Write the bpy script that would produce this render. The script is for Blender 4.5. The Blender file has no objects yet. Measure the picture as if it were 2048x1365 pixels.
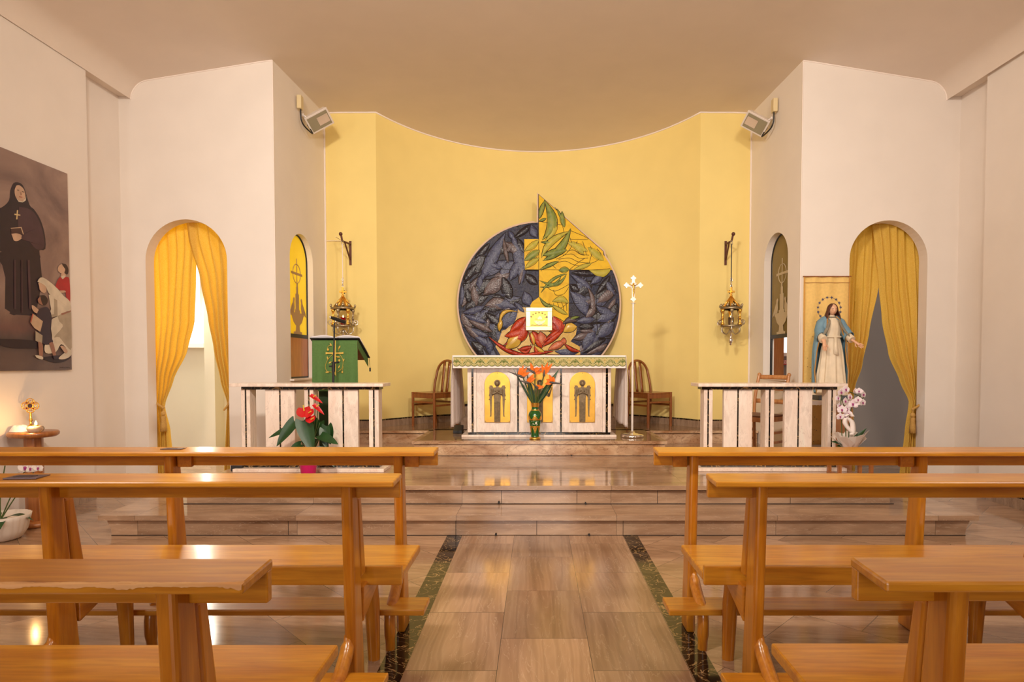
import bpy, bmesh, math, random
from mathutils import Vector, Matrix
random.seed(7)
PI = math.pi
sc = bpy.context.scene
COL = sc.collection

# ---------------------------------------------------------------- camera, world, lights, exposure
EYE = 1.33; F = 1200.0; PX0, PY0 = 1073.0, 760.0        # focal length in px of the 2048 x 1365 frame, principal point
TILT = math.atan(0.03); CT, ST = math.cos(TILT), math.sin(TILT)
cam = bpy.data.cameras.new('camera'); camo = bpy.data.objects.new('camera', cam); COL.objects.link(camo)
camo.location = (0, 0, EYE); camo.rotation_euler = (PI/2 - TILT, 0, 0)
cam.sensor_width = 36; cam.lens = F/2048*36
cam.shift_x = -(PX0-1024)/2048; cam.shift_y = (PY0-682.5)/2048
cam.clip_start = 0.02; cam.clip_end = 100
sc.camera = camo
sc.view_settings.view_transform = 'Standard'; sc.view_settings.look = 'None'
sc.view_settings.exposure = 0.16; sc.view_settings.gamma = 1.0; sc.view_settings.use_curve_mapping = False
w = bpy.data.worlds.new('world'); sc.world = w; w.use_nodes = True
w.node_tree.nodes['Background'].inputs[0].default_value = (0.85, 0.92, 1.0, 1)
w.node_tree.nodes['Background'].inputs[1].default_value = 2.0
sc.cycles.max_bounces = 8; sc.cycles.diffuse_bounces = 5; sc.cycles.glossy_bounces = 4
sc.cycles.transmission_bounces = 6; sc.cycles.transparent_max_bounces = 8
sc.cycles.sample_clamp_indirect = 6; sc.cycles.caustics_reflective = False; sc.cycles.caustics_refractive = False
sc.cycles.use_denoising = True

def area(name, loc, target, sx, sy, energy, col, spread=PI):
    l = bpy.data.lights.new(name, 'AREA'); l.shape = 'RECTANGLE'; l.size = sx; l.size_y = sy
    l.energy = energy; l.color = col; l.spread = spread
    o = bpy.data.objects.new(name, l); COL.objects.link(o); o.location = loc
    o.rotation_euler = (Vector(target)-Vector(loc)).to_track_quat('-Z', 'Y').to_euler()
    o['kind'] = 'helper'
    return o
WARM = (1.0, 0.89, 0.76); DAY = (1.0, 0.93, 0.86)
area('nave_window_light', (-4.15, -0.6, 2.7), (1.5, 6.5, 1.6), 1.2, 1.9, 45, DAY, 2.2)      # assumed nave windows out of view, left and right; only lights, no openings
area('nave_window_light', (4.2, -0.6, 2.7), (-1.5, 6.5, 1.6), 1.2, 1.9, 28, DAY, 2.2)
area('entrance_light', (-.6, -5.8, 2.2), (.3, 7.5, 2.0), 3.0, 2.4, 75, DAY, 2.2)  # assumed daylight from behind the camera, no entrance opening built
area('ceiling_spot_light', (-1.3, 0.9, 4.05), (.3, 7.6, 1.9), .55, .35, 95, WARM, 2.3)        # two assumed lamps out of view, aimed at the altar; no fixtures built
area('ceiling_spot_light', (1.3, 0.9, 4.05), (-.3, 7.6, 1.9), .55, .35, 55, WARM, 2.3)
area('side_room_window_light', (-5.0, 8.3, 2.4), (-4.0, 6.6, 1.2), 1.1, 1.1, 62, (1, .95, .82))
area('side_room_window_light', (4.9, 8.2, 2.9), (4.0, 6.9, 1.5), .8, .8, 3, (1, .93, .85))

# ---------------------------------------------------------------- where a photo point lies in the room
def ray(px, py):
    a = (px-PX0)/F; b = (PY0-py)/F
    return a, CT + b*ST, -ST + b*CT
def at(px, py, Y):                       # on the plane y = Y
    r = ray(px, py); k = Y/r[1]; return Vector((r[0]*k, Y, r[2]*k+EYE))
def onz(px, py, z):
    r = ray(px, py); k = (z-EYE)/r[2]; return Vector((r[0]*k, r[1]*k, z))
def onx(px, py, X):
    r = ray(px, py); k = X/r[0]; return Vector((X, r[1]*k, r[2]*k+EYE))

# ---------------------------------------------------------------- materials
def C(r, g, b):
    f = lambda v: ((v/255)/12.92 if v/255 <= .04045 else ((v/255+.055)/1.055)**2.4)
    return (f(r), f(g), f(b), 1)
class NT:
    def __init__(s, m):
        s.t = m.node_tree; s.n = s.t.nodes; s.b = s.n['Principled BSDF']
        s.co = s.n.new('ShaderNodeTexCoord')
    def new(s, t, **kw):
        x = s.n.new(t)
        for k, v in kw.items():
            if k.startswith('_'): setattr(x, k[1:], v)
            else: x.inputs[k.replace('_', ' ')].default_value = v
        return x
    def l(s, a, b): s.t.links.new(a, b)
    def mapping(s, scale=(1, 1, 1), rot=(0, 0, 0), loc=(0, 0, 0), src='Object'):
        m = s.new('ShaderNodeMapping'); m.inputs['Scale'].default_value = scale
        m.inputs['Rotation'].default_value = rot; m.inputs['Location'].default_value = loc
        s.l(s.co.outputs[src], m.inputs['Vector']); return m.outputs[0]
    def ramp(s, fac, stops):
        r = s.new('ShaderNodeValToRGB'); e = r.color_ramp.elements
        while len(e) < len(stops): e.new(.5)
        for x, (p, c) in zip(e, stops): x.position = p; x.color = c
        s.l(fac, r.inputs[0]); return r.outputs[0]
    def mix(s, fac, a, b, mode='MIX'):
        m = s.n.new('ShaderNodeMix'); m.data_type = 'RGBA'; m.blend_type = mode
        for i, v in ((0, fac), (6, a), (7, b)):
            if isinstance(v, (int, float)): m.inputs[i].default_value = v
            elif isinstance(v, tuple): m.inputs[i].default_value = v
            else: s.l(v, m.inputs[i])
        return m.outputs[2]
    def bump(s, h, strength=.2, dist=.01):
        b = s.new('ShaderNodeBump', Strength=strength, Distance=dist); s.l(h, b.inputs['Height'])
        s.l(b.outputs[0], s.b.inputs['Normal'])
    def math(s, op, a, b=None, **k):
        m = s.n.new('ShaderNodeMath'); m.operation = op
        for i, v in ((0, a), (1, b)):
            if v is None: continue
            if isinstance(v, (int, float)): m.inputs[i].default_value = v
            else: s.l(v, m.inputs[i])
        return m.outputs[0]
def newmat(name):
    m = bpy.data.materials.new(name); m.use_nodes = True; return m
def pbr(name, col, rough=.5, metal=0, noise=0, nscale=20, bump=0, coat=0, **kw):
    m = newmat(name); t = NT(m); b = t.b
    b.inputs['Base Color'].default_value = col; b.inputs['Roughness'].default_value = rough
    b.inputs['Metallic'].default_value = metal; b.inputs['Coat Weight'].default_value = coat
    if noise or bump:
        n = t.new('ShaderNodeTexNoise', Scale=nscale, Detail=4.0); t.l(t.mapping(), n.inputs['Vector'])
        if noise:
            d = tuple(c*(1-noise) for c in col[:3])+(1,); h = tuple(min(1, c*(1+noise)) for c in col[:3])+(1,)
            t.l(t.ramp(n.outputs['Fac'], [(.3, d), (.7, h)]), b.inputs['Base Color'])
        if bump: t.bump(n.outputs['Fac'], bump)
    for k, v in kw.items(): b.inputs[k.replace('_', ' ')].default_value = v
    return m
def wood(name, c1, c2, axis='x', rough=.28, coat=.35, scale=1.0):
    m = newmat(name); t = NT(m)
    s = {'x': (1.2, 14, 14), 'y': (14, 1.2, 14), 'z': (14, 14, 1.2)}[axis]
    v = t.mapping(tuple(q*scale for q in s))
    n = t.new('ShaderNodeTexNoise', Scale=1.6, Detail=5.0, Distortion=.6); t.l(v, n.inputs['Vector'])
    n2 = t.new('ShaderNodeTexNoise', Scale=5.0, Detail=6.0, Distortion=.4); t.l(v, n2.inputs['Vector'])
    mid = tuple((a+b)/2 for a, b in zip(c1, c2))
    base = t.ramp(n.outputs['Fac'], [(.3, c1), (.5, mid), (.72, c2)])
    fine = t.ramp(n2.outputs['Fac'], [(.36, (.66, .58, .50, 1)), (.6, (1, 1, 1, 1))])
    c = t.mix(.55, base, fine, 'MULTIPLY')
    k = t.new('ShaderNodeTexVoronoi', Scale=1.1); t.l(t.mapping(tuple(q**.5*1.4 for q in s)), k.inputs['Vector'])
    kn = t.ramp(k.outputs['Distance'], [(.0, (.35, .25, .2, 1)), (.035, (.75, .65, .6, 1)), (.07, (1, 1, 1, 1))])
    c = t.mix(.7, c, kn, 'MULTIPLY')
    t.l(c, t.b.inputs['Base Color'])
    t.b.inputs['Roughness'].default_value = rough; t.b.inputs['Coat Weight'].default_value = coat
    t.b.inputs['Coat Roughness'].default_value = .12
    t.bump(n2.outputs['Fac'], .05, .002)
    return m
def stone(name, base, dark, vein, tile=None, rot=0, rough=.12, vscale=1.0, stretch=(1, 3.5, 3.5), var=.35, veinw=.02, grout=(.09, .06, .04, 1), offset=.5, veinamt=.5, loc=(0, 0, 0)):
    """polished stone; tile = (w, h) in metres lays it in slabs that each take their own tone"""
    m = newmat(name); t = NT(m)
    v0 = t.mapping((1, 1, 1), (0, 0, rot), loc)
    if tile:
        br = t.n.new('ShaderNodeTexBrick'); br.offset = offset; br.squash = 1
        t.l(v0, br.inputs['Vector']); br.inputs['Scale'].default_value = 1
        br.inputs['Brick Width'].default_value = tile[0]; br.inputs['Row Height'].default_value = tile[1]
        br.inputs['Mortar Size'].default_value = .0016; br.inputs['Mortar Smooth'].default_value = .3
        br.inputs['Color1'].default_value = (0, 0, 0, 1); br.inputs['Color2'].default_value = (1, 1, 1, 1)
        br.inputs['Mortar'].default_value = (.5, .5, .5, 1)
        off = t.n.new('ShaderNodeVectorMath'); off.operation = 'MULTIPLY_ADD'
        t.l(br.outputs['Color'], off.inputs[0]); off.inputs[1].default_value = (7, 11, 5)
        mp = t.mapping(tuple(q*vscale for q in stretch), (0, 0, rot)); t.l(mp, off.inputs[2]); vv = off.outputs[0]
    else:
        vv = t.mapping(tuple(q*vscale for q in stretch), (0, 0, rot))
    n = t.new('ShaderNodeTexNoise', Scale=1.1, Detail=5.0, Distortion=.7); t.l(vv, n.inputs['Vector'])
    c = t.ramp(n.outputs['Fac'], [(.28, dark), (.62, base), (.85, tuple(min(1, q*1.2) for q in base[:3])+(1,))])
    wv = t.n.new('ShaderNodeTexWave'); wv.wave_type = 'BANDS'; wv.bands_direction = 'Y'
    wv.inputs['Scale'].default_value = 1.1; wv.inputs['Distortion'].default_value = 9; wv.inputs['Detail'].default_value = 4
    wv.inputs['Detail Scale'].default_value = 1.4; t.l(vv, wv.inputs['Vector'])
    g = t.ramp(wv.outputs['Fac'], [(0, (.80, .78, .76, 1)), (.5, (1, 1, 1, 1)), (1, (.92, .90, .88, 1))])
    c = t.mix(.8, c, g, 'MULTIPLY')
    n2 = t.new('ShaderNodeTexNoise', Scale=1.9, Detail=8.0, Distortion=2.2); t.l(vv, n2.inputs['Vector'])
    d = t.math('ABSOLUTE', t.math('SUBTRACT', n2.outputs['Fac'], .5))
    vm = t.ramp(d, [(0, (1, 1, 1, 1)), (veinw, (0, 0, 0, 1))])
    vm2 = t.math('MULTIPLY', vm, veinamt)
    c = t.mix(vm2, c, vein)
    if tile:
        tone = t.ramp(br.outputs['Color'], [(0, (1-var, 1-var, 1-var, 1)), (1, (1, 1, 1, 1))])
        c = t.mix(1.0, c, tone, 'MULTIPLY')
        c = t.mix(br.outputs['Fac'], c, grout)
    t.l(c, t.b.inputs['Base Color']); t.b.inputs['Roughness'].default_value = rough
    t.b.inputs['Specular IOR Level'].default_value = .6
    return m
def emis(name, col, s):
    m = newmat(name); t = NT(m); t.b.inputs['Base Color'].default_value = (0, 0, 0, 1)
    t.b.inputs['Emission Color'].default_value = col; t.b.inputs['Emission Strength'].default_value = s; return m
def plaster(name, col):
    return pbr(name, col, .85, noise=.02, nscale=3, bump=.04)

M = {}
M['wall'] = plaster('white_plaster', C(236, 226, 216))
M['yellow_wall'] = plaster('yellow_plaster', C(243, 219, 140))
M['ceiling'] = plaster('ceiling_plaster', C(230, 216, 202))
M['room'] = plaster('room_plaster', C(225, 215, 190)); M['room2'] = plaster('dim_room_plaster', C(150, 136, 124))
M['trimw'] = plaster('white_trim', C(245, 232, 222))
FB, FD, FV = C(190, 154, 122), C(150, 114, 86), C(222, 192, 162)
M['floor'] = stone('polished_floor_stone', FB, FD, FV, tile=(.62, .40), rot=PI/4, var=.2, stretch=(1, 6, 6), veinw=.006, veinamt=.35)
M['aisle'] = stone('aisle_stone_slabs', FB, FD, FV, tile=(.60, .4145), rot=PI/2, loc=(.14, .17, 0), var=.34, stretch=(5, .7, 5), rough=.16, veinw=.008, veinamt=.4)
M['portoro'] = stone('black_gold_marble', C(26, 22, 19), C(10, 9, 8), C(200, 160, 104), rough=.1, vscale=3.2, stretch=(1, 1.3, 1), veinw=.016, veinamt=.9)
M['step'] = stone('step_stone', C(196, 162, 132), C(154, 120, 94), C(224, 198, 170), tile=(1.22, 5), rough=.1, var=.18, stretch=(1, 5, 5), vscale=1.3, veinw=.008)
M['breccia'] = stone('breccia_marble', C(220, 188, 154), C(156, 106, 66), C(112, 66, 38), rough=.14, vscale=2.6, stretch=(1, 1.6, 1.8), veinw=.022, veinamt=.6)
M['pinkmarble'] = stone('pink_marble', C(252, 236, 222), C(246, 222, 206), C(170, 140, 130), rough=.22, vscale=2.0, stretch=(2.6, 2.6, .8), veinw=.010, veinamt=.4)
M['skirting'] = stone('skirting_stone', C(170, 142, 118), C(130, 104, 84), C(190, 160, 130), rough=.25, vscale=4, stretch=(5, 5, 1))
M['oak'] = wood('honey_pine_long', C(180, 108, 20), C(208, 144, 40), 'x')
M['oakz'] = wood('honey_pine_upright', C(176, 102, 16), C(206, 138, 36), 'z')
M['oaky'] = wood('honey_pine_cross', C(170, 96, 16), C(200, 130, 34), 'y')
M['worn'] = wood('worn_pine_edge', C(224, 180, 124), C(200, 132, 66), 'x', rough=.6, coat=0)
M['chairwood'] = wood('chair_wood', C(130, 72, 30), C(160, 94, 42), 'z', rough=.3)
M['lightwood'] = wood('light_chair_wood', C(188, 124, 72), C(210, 150, 96), 'z', rough=.35)
M['standwood'] = wood('stand_wood', C(150, 88, 40), C(184, 116, 60), 'z', rough=.35)
M['panelwood'] = wood('window_panel_wood', C(176, 98, 34), C(200, 122, 52), 'z', rough=.35)
M['black'] = pbr('black_metal', C(28, 26, 26), .4)
M['blackm'] = pbr('black_plastic', C(40, 38, 40), .55)
M['rust'] = pbr('brown_iron', C(96, 54, 42), .5, .4)
M['silver'] = pbr('silver_metal', C(235, 228, 220), .14, 1)
M['whitemetal'] = pbr('white_enamel', C(238, 228, 220), .3, .2)
M['brass'] = pbr('polished_brass', C(240, 184, 84), .38, 1, noise=.1, nscale=12, bump=.05)
M['gold'] = pbr('gold', C(240, 190, 90), .22, 1, bump=.25, nscale=90)
M['bronze'] = pbr('dark_bronze', C(130, 110, 82), .5, .4, noise=.25, nscale=40, bump=.3)
M['antique'] = pbr('antique_brass', C(178, 162, 132), .35, .85, noise=.2, nscale=60, bump=.2)
M['linen'] = pbr('white_linen', C(244, 232, 226), .9, bump=.15, nscale=160)
M['glass'] = pbr('clear_glass', (1, 1, 1, 1), .03, Transmission_Weight=1.0, IOR=1.3)
# ---------------------------------------------------------------- mesh building
class MB:
    def __init__(s): s.v = []; s.f = []; s.mi = []; s.cur = 0; s.smooth = []
    def add(s, vs, fs, sm=False):
        o = len(s.v); s.v += [Vector(v) for v in vs]
        for f in fs: s.f.append([i+o for i in f]); s.mi.append(s.cur); s.smooth.append(sm)
        return s
    def m(s, i): s.cur = i; return s
    def box(s, x0, x1, y0, y1, z0, z1):
        return s.add([(x0,y0,z0),(x1,y0,z0),(x1,y1,z0),(x0,y1,z0),(x0,y0,z1),(x1,y0,z1),(x1,y1,z1),(x0,y1,z1)],
                     [(0,3,2,1),(4,5,6,7),(0,1,5,4),(1,2,6,5),(2,3,7,6),(3,0,4,7)])
    def hexa(s, b, t):           # b, t: four bottom and four top corners
        return s.add(list(b)+list(t), [(0,3,2,1),(4,5,6,7),(0,1,5,4),(1,2,6,5),(2,3,7,6),(3,0,4,7)])
    def tube(s, pts, r, n=8, caps=True, sq=None):
        pts = [Vector(p) for p in pts]; k = len(pts); R = r if isinstance(r, (list, tuple)) else [r]*k
        vs = []; prev = None
        for i, p in enumerate(pts):
            d = (pts[min(i+1, k-1)]-pts[max(i-1, 0)])
            if d.length < 1e-9: d = Vector((0, 0, 1))
            d.normalize()
            if prev is None:
                a = Vector((0, 0, 1)) if abs(d.z) < .9 else Vector((1, 0, 0))
                u = d.cross(a).normalized()
            else: u = (prev-d*prev.dot(d)).normalized()
            prev = u; w_ = d.cross(u)
            for j in range(n):
                a = 2*PI*j/n; e = (sq or 1)
                vs.append(p+u*math.cos(a)*R[i]+w_*math.sin(a)*R[i]*e)
        fs = [(i*n+j, i*n+(j+1) % n, (i+1)*n+(j+1) % n, (i+1)*n+j) for i in range(k-1) for j in range(n)]
        s.add(vs, fs, True)
        if caps: s.add(vs[:n], [list(range(n))[::-1]]); s.add(vs[-n:], [list(range(n))])
        return s
    def lathe(s, prof, c=(0, 0, 0), n=20, sx=1, sy=1, ripple=0, nr=0):
        vs = []; c = Vector(c)
        for r, z in prof:
            for j in range(n):
                a = 2*PI*j/n; q = r*(1+ripple*math.cos(nr*a)) if ripple else r
                vs.append(c+Vector((q*math.cos(a)*sx, q*math.sin(a)*sy, z)))
        k = len(prof)
        fs = [(i*n+j, i*n+(j+1) % n, (i+1)*n+(j+1) % n, (i+1)*n+j) for i in range(k-1) for j in range(n)]
        s.add(vs, fs, True)
        if prof[0][0] > 1e-4: s.add(vs[:n], [list(range(n))[::-1]])
        if prof[-1][0] > 1e-4: s.add(vs[-n:], [list(range(n))])
        return s
    def ball(s, c, r, n=12, sx=1, sy=1, sz=1):
        m = max(5, n//2)
        vs0 = len(s.v); prof = [(max(1e-5, r*math.sin(PI*i/m)), -r*math.cos(PI*i/m)) for i in range(m+1)]
        s.lathe([(p, z*sz) for p, z in prof], c, n, sx, sy); return s
    def poly(s, pts, n, t, sm=False):      # flat polygon pts extruded by vector n * t
        pts = [Vector(p) for p in pts]; k = len(pts); n = Vector(n)
        vs = pts+[p+n*t for p in pts]
        return s.add(vs, [list(range(k))[::-1], [i+k for i in range(k)]]+[(i, (i+1) % k, (i+1) % k+k, i+k) for i in range(k)], sm)
    def grid(s, rows, sm=True, close=False):
        nr = len(rows); nc = len(rows[0]); vs = [v for r in rows for v in r]
        fs = []
        for i in range(nr-1):
            for j in range(nc if close else nc-1): fs.append((i*nc+j, i*nc+(j+1) % nc, (i+1)*nc+(j+1) % nc, (i+1)*nc+j))
        return s.add(vs, fs, sm)
    def xf(s, mat):
        s.v = [mat @ v for v in s.v]; return s
    def join(s, o, mat=None):
        k = len(s.v); s.v += [(mat @ v if mat else v.copy()) for v in o.v]
        s.f += [[i+k for i in f] for f in o.f]; s.mi += [m_ for m_ in o.mi]; s.smooth += o.smooth; return s
    def build(s, name, mat, parent=None, local=False, bevel=0, solid=0, sub=0, seg=2):
        me = bpy.data.meshes.new(name)
        off = Vector((0, 0, 0)) if (parent is None or local) else world_loc(parent)
        me.from_pydata([v-off for v in s.v], [], s.f)
        mats = mat if isinstance(mat, (list, tuple)) else [mat]
        for q in mats: me.materials.append(q)
        for p, i, sm in zip(me.polygons, s.mi, s.smooth): p.material_index = min(i, len(mats)-1); p.use_smooth = sm
        bm = bmesh.new(); bm.from_mesh(me)
        if not getattr(s, 'keep', False): bmesh.ops.recalc_face_normals(bm, faces=bm.faces)
        bm.to_mesh(me); bm.free(); me.update()
        o = bpy.data.objects.new(name, me); COL.objects.link(o)
        if parent: o.parent = parent
        if solid: q = o.modifiers.new('thickness', 'SOLIDIFY'); q.thickness = solid; q.offset = 0
        if bevel: q = o.modifiers.new('bevel', 'BEVEL'); q.width = bevel; q.segments = seg; q.limit_method = 'ANGLE'; q.angle_limit = .7
        if sub: q = o.modifiers.new('smooth', 'SUBSURF'); q.levels = sub; q.render_levels = sub
        return o
def world_loc(o):
    v = Vector((0, 0, 0))
    while o: v += Vector(o.location); o = o.parent
    return v
def tag(o, label, cat, group=None):
    o['label'] = label; o['category'] = cat
    if group: o['group'] = group
    return o
def thing(name, label, cat, loc=(0, 0, 0), group=None):
    o = bpy.data.objects.new(name, None); COL.objects.link(o); o.location = loc; o.empty_display_size = .05
    return tag(o, label, cat, group)
def struct(name, mb, mat, parent=None, **k):
    o = mb.build(name, mat, parent, **k)
    if parent is None: o['kind'] = 'structure'
    return o
def copy_tree(o, parent=None):
    c = o.copy(); COL.objects.link(c); c.parent = parent
    for ch in list(o.children): copy_tree(ch, c)
    return c
def bez(p, q, r, n=8):
    p, q, r = Vector(p), Vector(q), Vector(r)
    return [p*(1-t)**2+q*2*t*(1-t)+r*t*t for t in [i/n for i in range(n+1)]]
def smooth_path(pts, n=6):               # Catmull-Rom through the points
    P = [Vector(p) for p in pts]; out = []
    for i in range(len(P)-1):
        a = P[max(i-1, 0)]; b = P[i]; c = P[i+1]; d = P[min(i+2, len(P)-1)]
        for k in range(n):
            t = k/n
            out.append(.5*((2*b)+(c-a)*t+(2*a-5*b+4*c-d)*t*t+(3*b-a-3*c+d)*t**3))
    out.append(P[-1]); return out

# ---------------------------------------------------------------- the room
YF = 6.37                                 # wall with the two arches
XL, XR = -4.25, 4.30                      # nave side walls
CLX, CRX = -2.76, 2.787                   # corners where the side walls of the sanctuary start
YB = 7.72; BLX, BRX = -2.70, 2.735        # yellow end walls
AL, AR = -2.05, 2.095; ACX, ACY, AR_ = .02, 6.41, 2.44
Z1, Z2, Z3 = .161, .319, .480
def ceil_z(x):
    a = max(0.0, abs(x)-2.45)
    z = 4.50 - (.16*(a-.25) if a > .5 else .16*a*a/2)
    if a <= .5: z = 4.50-.08*a*a*2
    return z
def ceil_at(x, y):
    z = ceil_z(x)
    return z - max(0, (y-YB))*.09
def cove(x, X, r=.17):                    # rounded corner towards the side wall
    d = abs(X)-abs(x)
    z = ceil_z(x)
    if d < r: z -= r-math.sqrt(max(0, r*r-(r-d)**2))
    return z

# floor
mb = MB(); mb.add([(-7, -6, 0), (7, -6, 0), (7, 10.5, 0), (-7, 10.5, 0)], [(0, 1, 2, 3)]); mb.box(-7, 7, -6, 10.5, -.1, -.001)
struct('floor', mb, M['floor'])
mb = MB(); mb.box(-.567, .662, -6, 4.55, -.01, .002); struct('floor', mb, M['aisle'])
mb = MB(); mb.box(-.682, -.567, -6, 4.55, -.01, .0025); struct('trim_1', mb, M['portoro'])
mb = MB(); mb.box(.662, .772, -6, 4.55, -.01, .0025); struct('trim_2', mb, M['portoro'])

# ceiling with coves and beams
xs = [XL+.0]+[XL+.17*(1-math.cos(PI/2*i/6)) for i in range(1, 7)]+[-4.0+i*.1 for i in range(0, 81)]+[XR-.17*(1-math.cos(PI/2*i/6)) for i in range(6, 0, -1)]+[XR]
xs = sorted(set(round(x, 4) for x in xs))
def cz(x): return cove(x, XL if x < 0 else XR)
mb = MB(); mb.grid([[(x, y, cz(x)) for x in xs] for y in (-6.0, YF)])
xs2 = [x for x in xs if CLX-.2 <= x <= CRX+.2]
mb.grid([[(x, y, ceil_at(x, y)) for x in xs2] for y in (YF, YB, 8.2, 9.2)])
# beam faces and soffits above the side walls
for X, s in ((XL, -1), (XR, 1)):
    z = 4.11
    mb.add([(X, -6, cz(X)), (X, YF, cz(X)), (X, YF, z), (X, -6, z)], [(0, 1, 2, 3)])
    mb.add([(X, -6, z), (X, YF, z), (X+s*.6, YF, z), (X+s*.6, -6, z)], [(0, 1, 2, 3)])
mb.box(-7, 7, -6, 10.5, 4.9, 5.0)
struct('ceiling', mb, M['ceiling'])

# side walls of the nave, with the shallow recess before the arches
yl, yr = 5.755, 5.866
mb = MB(); mb.box(XL-.4, XL-.012, -6, yl, 0, 4.112); mb.box(XL-.5, XL-.13, yl, YF+.02, 0, 4.112); struct('wall_left', mb, M['wall'])
mb = MB(); mb.box(XR+.045, XR+.4, -6, yr, 0, 4.112); mb.box(XR+.15, XR+.5, yr, YF+.02, 0, 4.112); struct('wall_right', mb, M['wall'])
mb = MB(); mb.box(-5, 5, -6.2, -6, 0, 4.9); struct('wall_back', mb, M['wall'])

def arch_wall(P, N, u0, u1, zb, ztop, hole, th, nu=24):
    """wall surface P(u, z) with one arched hole (ul, ur, z_bottom, z_spring), thickness th along N"""
    ul, ur, hb, hs = hole; uc = (ul+ur)/2; r = (ur-ul)/2; N = Vector(N)
    us = [u0+(ul-u0)*i/6 for i in range(7)]; uh = [uc-r*math.cos(PI*i/nu) for i in range(nu+1)]; ue = [ur+(u1-ur)*i/6 for i in range(7)]
    mb = MB(); front = []
    def quad(a, b, c, d): 
        mb.add([a, b, c, d], [(0, 1, 2, 3)]); mb.add([a+N*th, b+N*th, c+N*th, d+N*th], [(3, 2, 1, 0)])
    for L in (us, ue):
        for a, b in zip(L, L[1:]): quad(P(a, zb), P(b, zb), P(b, ztop(b)), P(a, ztop(a)))
    hz = lambda u: hs+math.sqrt(max(0, r*r-(u-uc)**2))
    for a, b in zip(uh, uh[1:]):
        quad(P(a, hz(a)), P(b, hz(b)), P(b, ztop(b)), P(a, ztop(a)))
        mb.add([P(a, hz(a)), P(b, hz(b)), P(b, hz(b))+N*th, P(a, hz(a))+N*th], [(0, 1, 2, 3)])
        if hb > zb: quad(P(a, zb), P(b, zb), P(b, hb), P(a, hb))
    for u in (ul, ur): mb.add([P(u, hb), P(u, hs), P(u, hs)+N*th, P(u, hb)+N*th], [(0, 1, 2, 3)])
    if hb > zb: mb.add([P(ul, hb), P(ur, hb), P(ur, hb)+N*th, P(ul, hb)+N*th], [(0, 1, 2, 3)])
    mb.keep = True
    return mb
V = Vector
# front walls with curtained arches
LA = (at(291, 520, YF).x, at(454, 520, YF).x); LZ = at(370, 439, YF).z
RA = (at(1699, 520, YF).x, at(1855, 520, YF).x); RZ = at(1777, 441, YF).z
zl = lambda x: cz(max(x, XL)) if x > XL else 4.11
zr = lambda x: cz(min(x, XR)) if x < XR else 4.11
struct('wall_front_left', arch_wall(lambda u, z: V((u, YF, z)), (0, 1, 0), XL-.35, CLX, 0, lambda x: zl(x)+.01, (LA[0], LA[1], 0, LZ-(LA[1]-LA[0])/2), .14), M['wall'])
struct('wall_front_right', arch_wall(lambda u, z: V((u, YF, z)), (0, 1, 0), CRX, XR+.35, 0, lambda x: zr(x)+.01, (RA[0], RA[1], 0, RZ-(RA[1]-RA[0])/2), .14), M['wall'])
# sanctuary side walls with arched stained windows
SW = (6.71, 7.33, 1.137, 2.50)
def sideP(xa, xb): return lambda u, z: V((xa+(xb-xa)*(u-YF)/(YB-YF), u, z))
PL, PR = sideP(CLX, BLX), sideP(CRX, BRX)
struct('wall_sanctuary_left', arch_wall(PL, (-1, 0, 0), YF, YB+.12, 0, lambda y: ceil_at(CLX, y)+.01, SW, .13), M['wall'])
struct('wall_sanctuary_right', arch_wall(PR, (1, 0, 0), YF, YB+.12, 0, lambda y: ceil_at(CRX, y)+.01, (6.66, 7.29, 1.137, 2.50), .13), M['wall'])
# yellow end walls and curved apse
def arc(n=40, r=AR_):
    a0 = math.atan2(YB-ACY, AL-ACX); a1 = math.atan2(YB-ACY, AR-ACX)
    return [(ACX+r*math.cos(a0+(a1-a0)*i/n), ACY+r*math.sin(a0+(a1-a0)*i/n)) for i in range(n+1)]
A = arc()
mb = MB()
def wallseg(mb, pts, z0, zt, sm=False): mb.grid([[(x, y, z0) for x, y in pts], [(x, y, zt(x, y)) for x, y in pts]], sm)
wallseg(mb, [(BLX-.02, YB), (-2.4, YB), A[0]], 0, lambda x, y: ceil_at(x, y)+.01)
wallseg(mb, A, 0, lambda x, y: ceil_at(x, y)+.01, True)
wallseg(mb, [A[-1], (2.4, YB), (BRX+.02, YB)], 0, lambda x, y: ceil_at(x, y)+.01)
o = struct('wall_apse', mb, M['yellow_wall'])
# slim white cornice and corner beads
mb = MB()
top = [(BLX, YB)]+A+[(BRX, YB)]
top = [(BLX+(AL-BLX)*i/6, YB) for i in range(6)]+A+[(AR+(BRX-AR)*i/6, YB) for i in range(1, 7)]
mb.tube([(x, y-.004, ceil_at(x, y)-.004) for x, y in top], .011, 6)
mb.tube([(BLX+.004, YB-.004, 0.5), (BLX+.004, YB-.004, ceil_at(BLX, YB))], .013, 6)
mb.tube([(BRX-.004, YB-.004, 0.5), (BRX-.004, YB-.004, ceil_at(BRX, YB))], .013, 6)
struct('trim_3', mb, M['trimw'])
mb = MB()
for X, s in ((CLX, 1), (CRX, -1)): mb.tube([(X-s*.003, YF+.003, .0), (X-s*.003, YF+.003, ceil_z(X))], .006, 6)
xa = [x for x in xs if x < CLX]+[CLX]; mb.tube([(x, YF-.002, cz(x)-.004) for x in xa], .008, 6)
xa = [CRX]+[x for x in xs if x > CRX]; mb.tube([(x, YF-.002, cz(x)-.004) for x in xa], .008, 6)
struct('trim_4', mb, M['trimw'])
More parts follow.
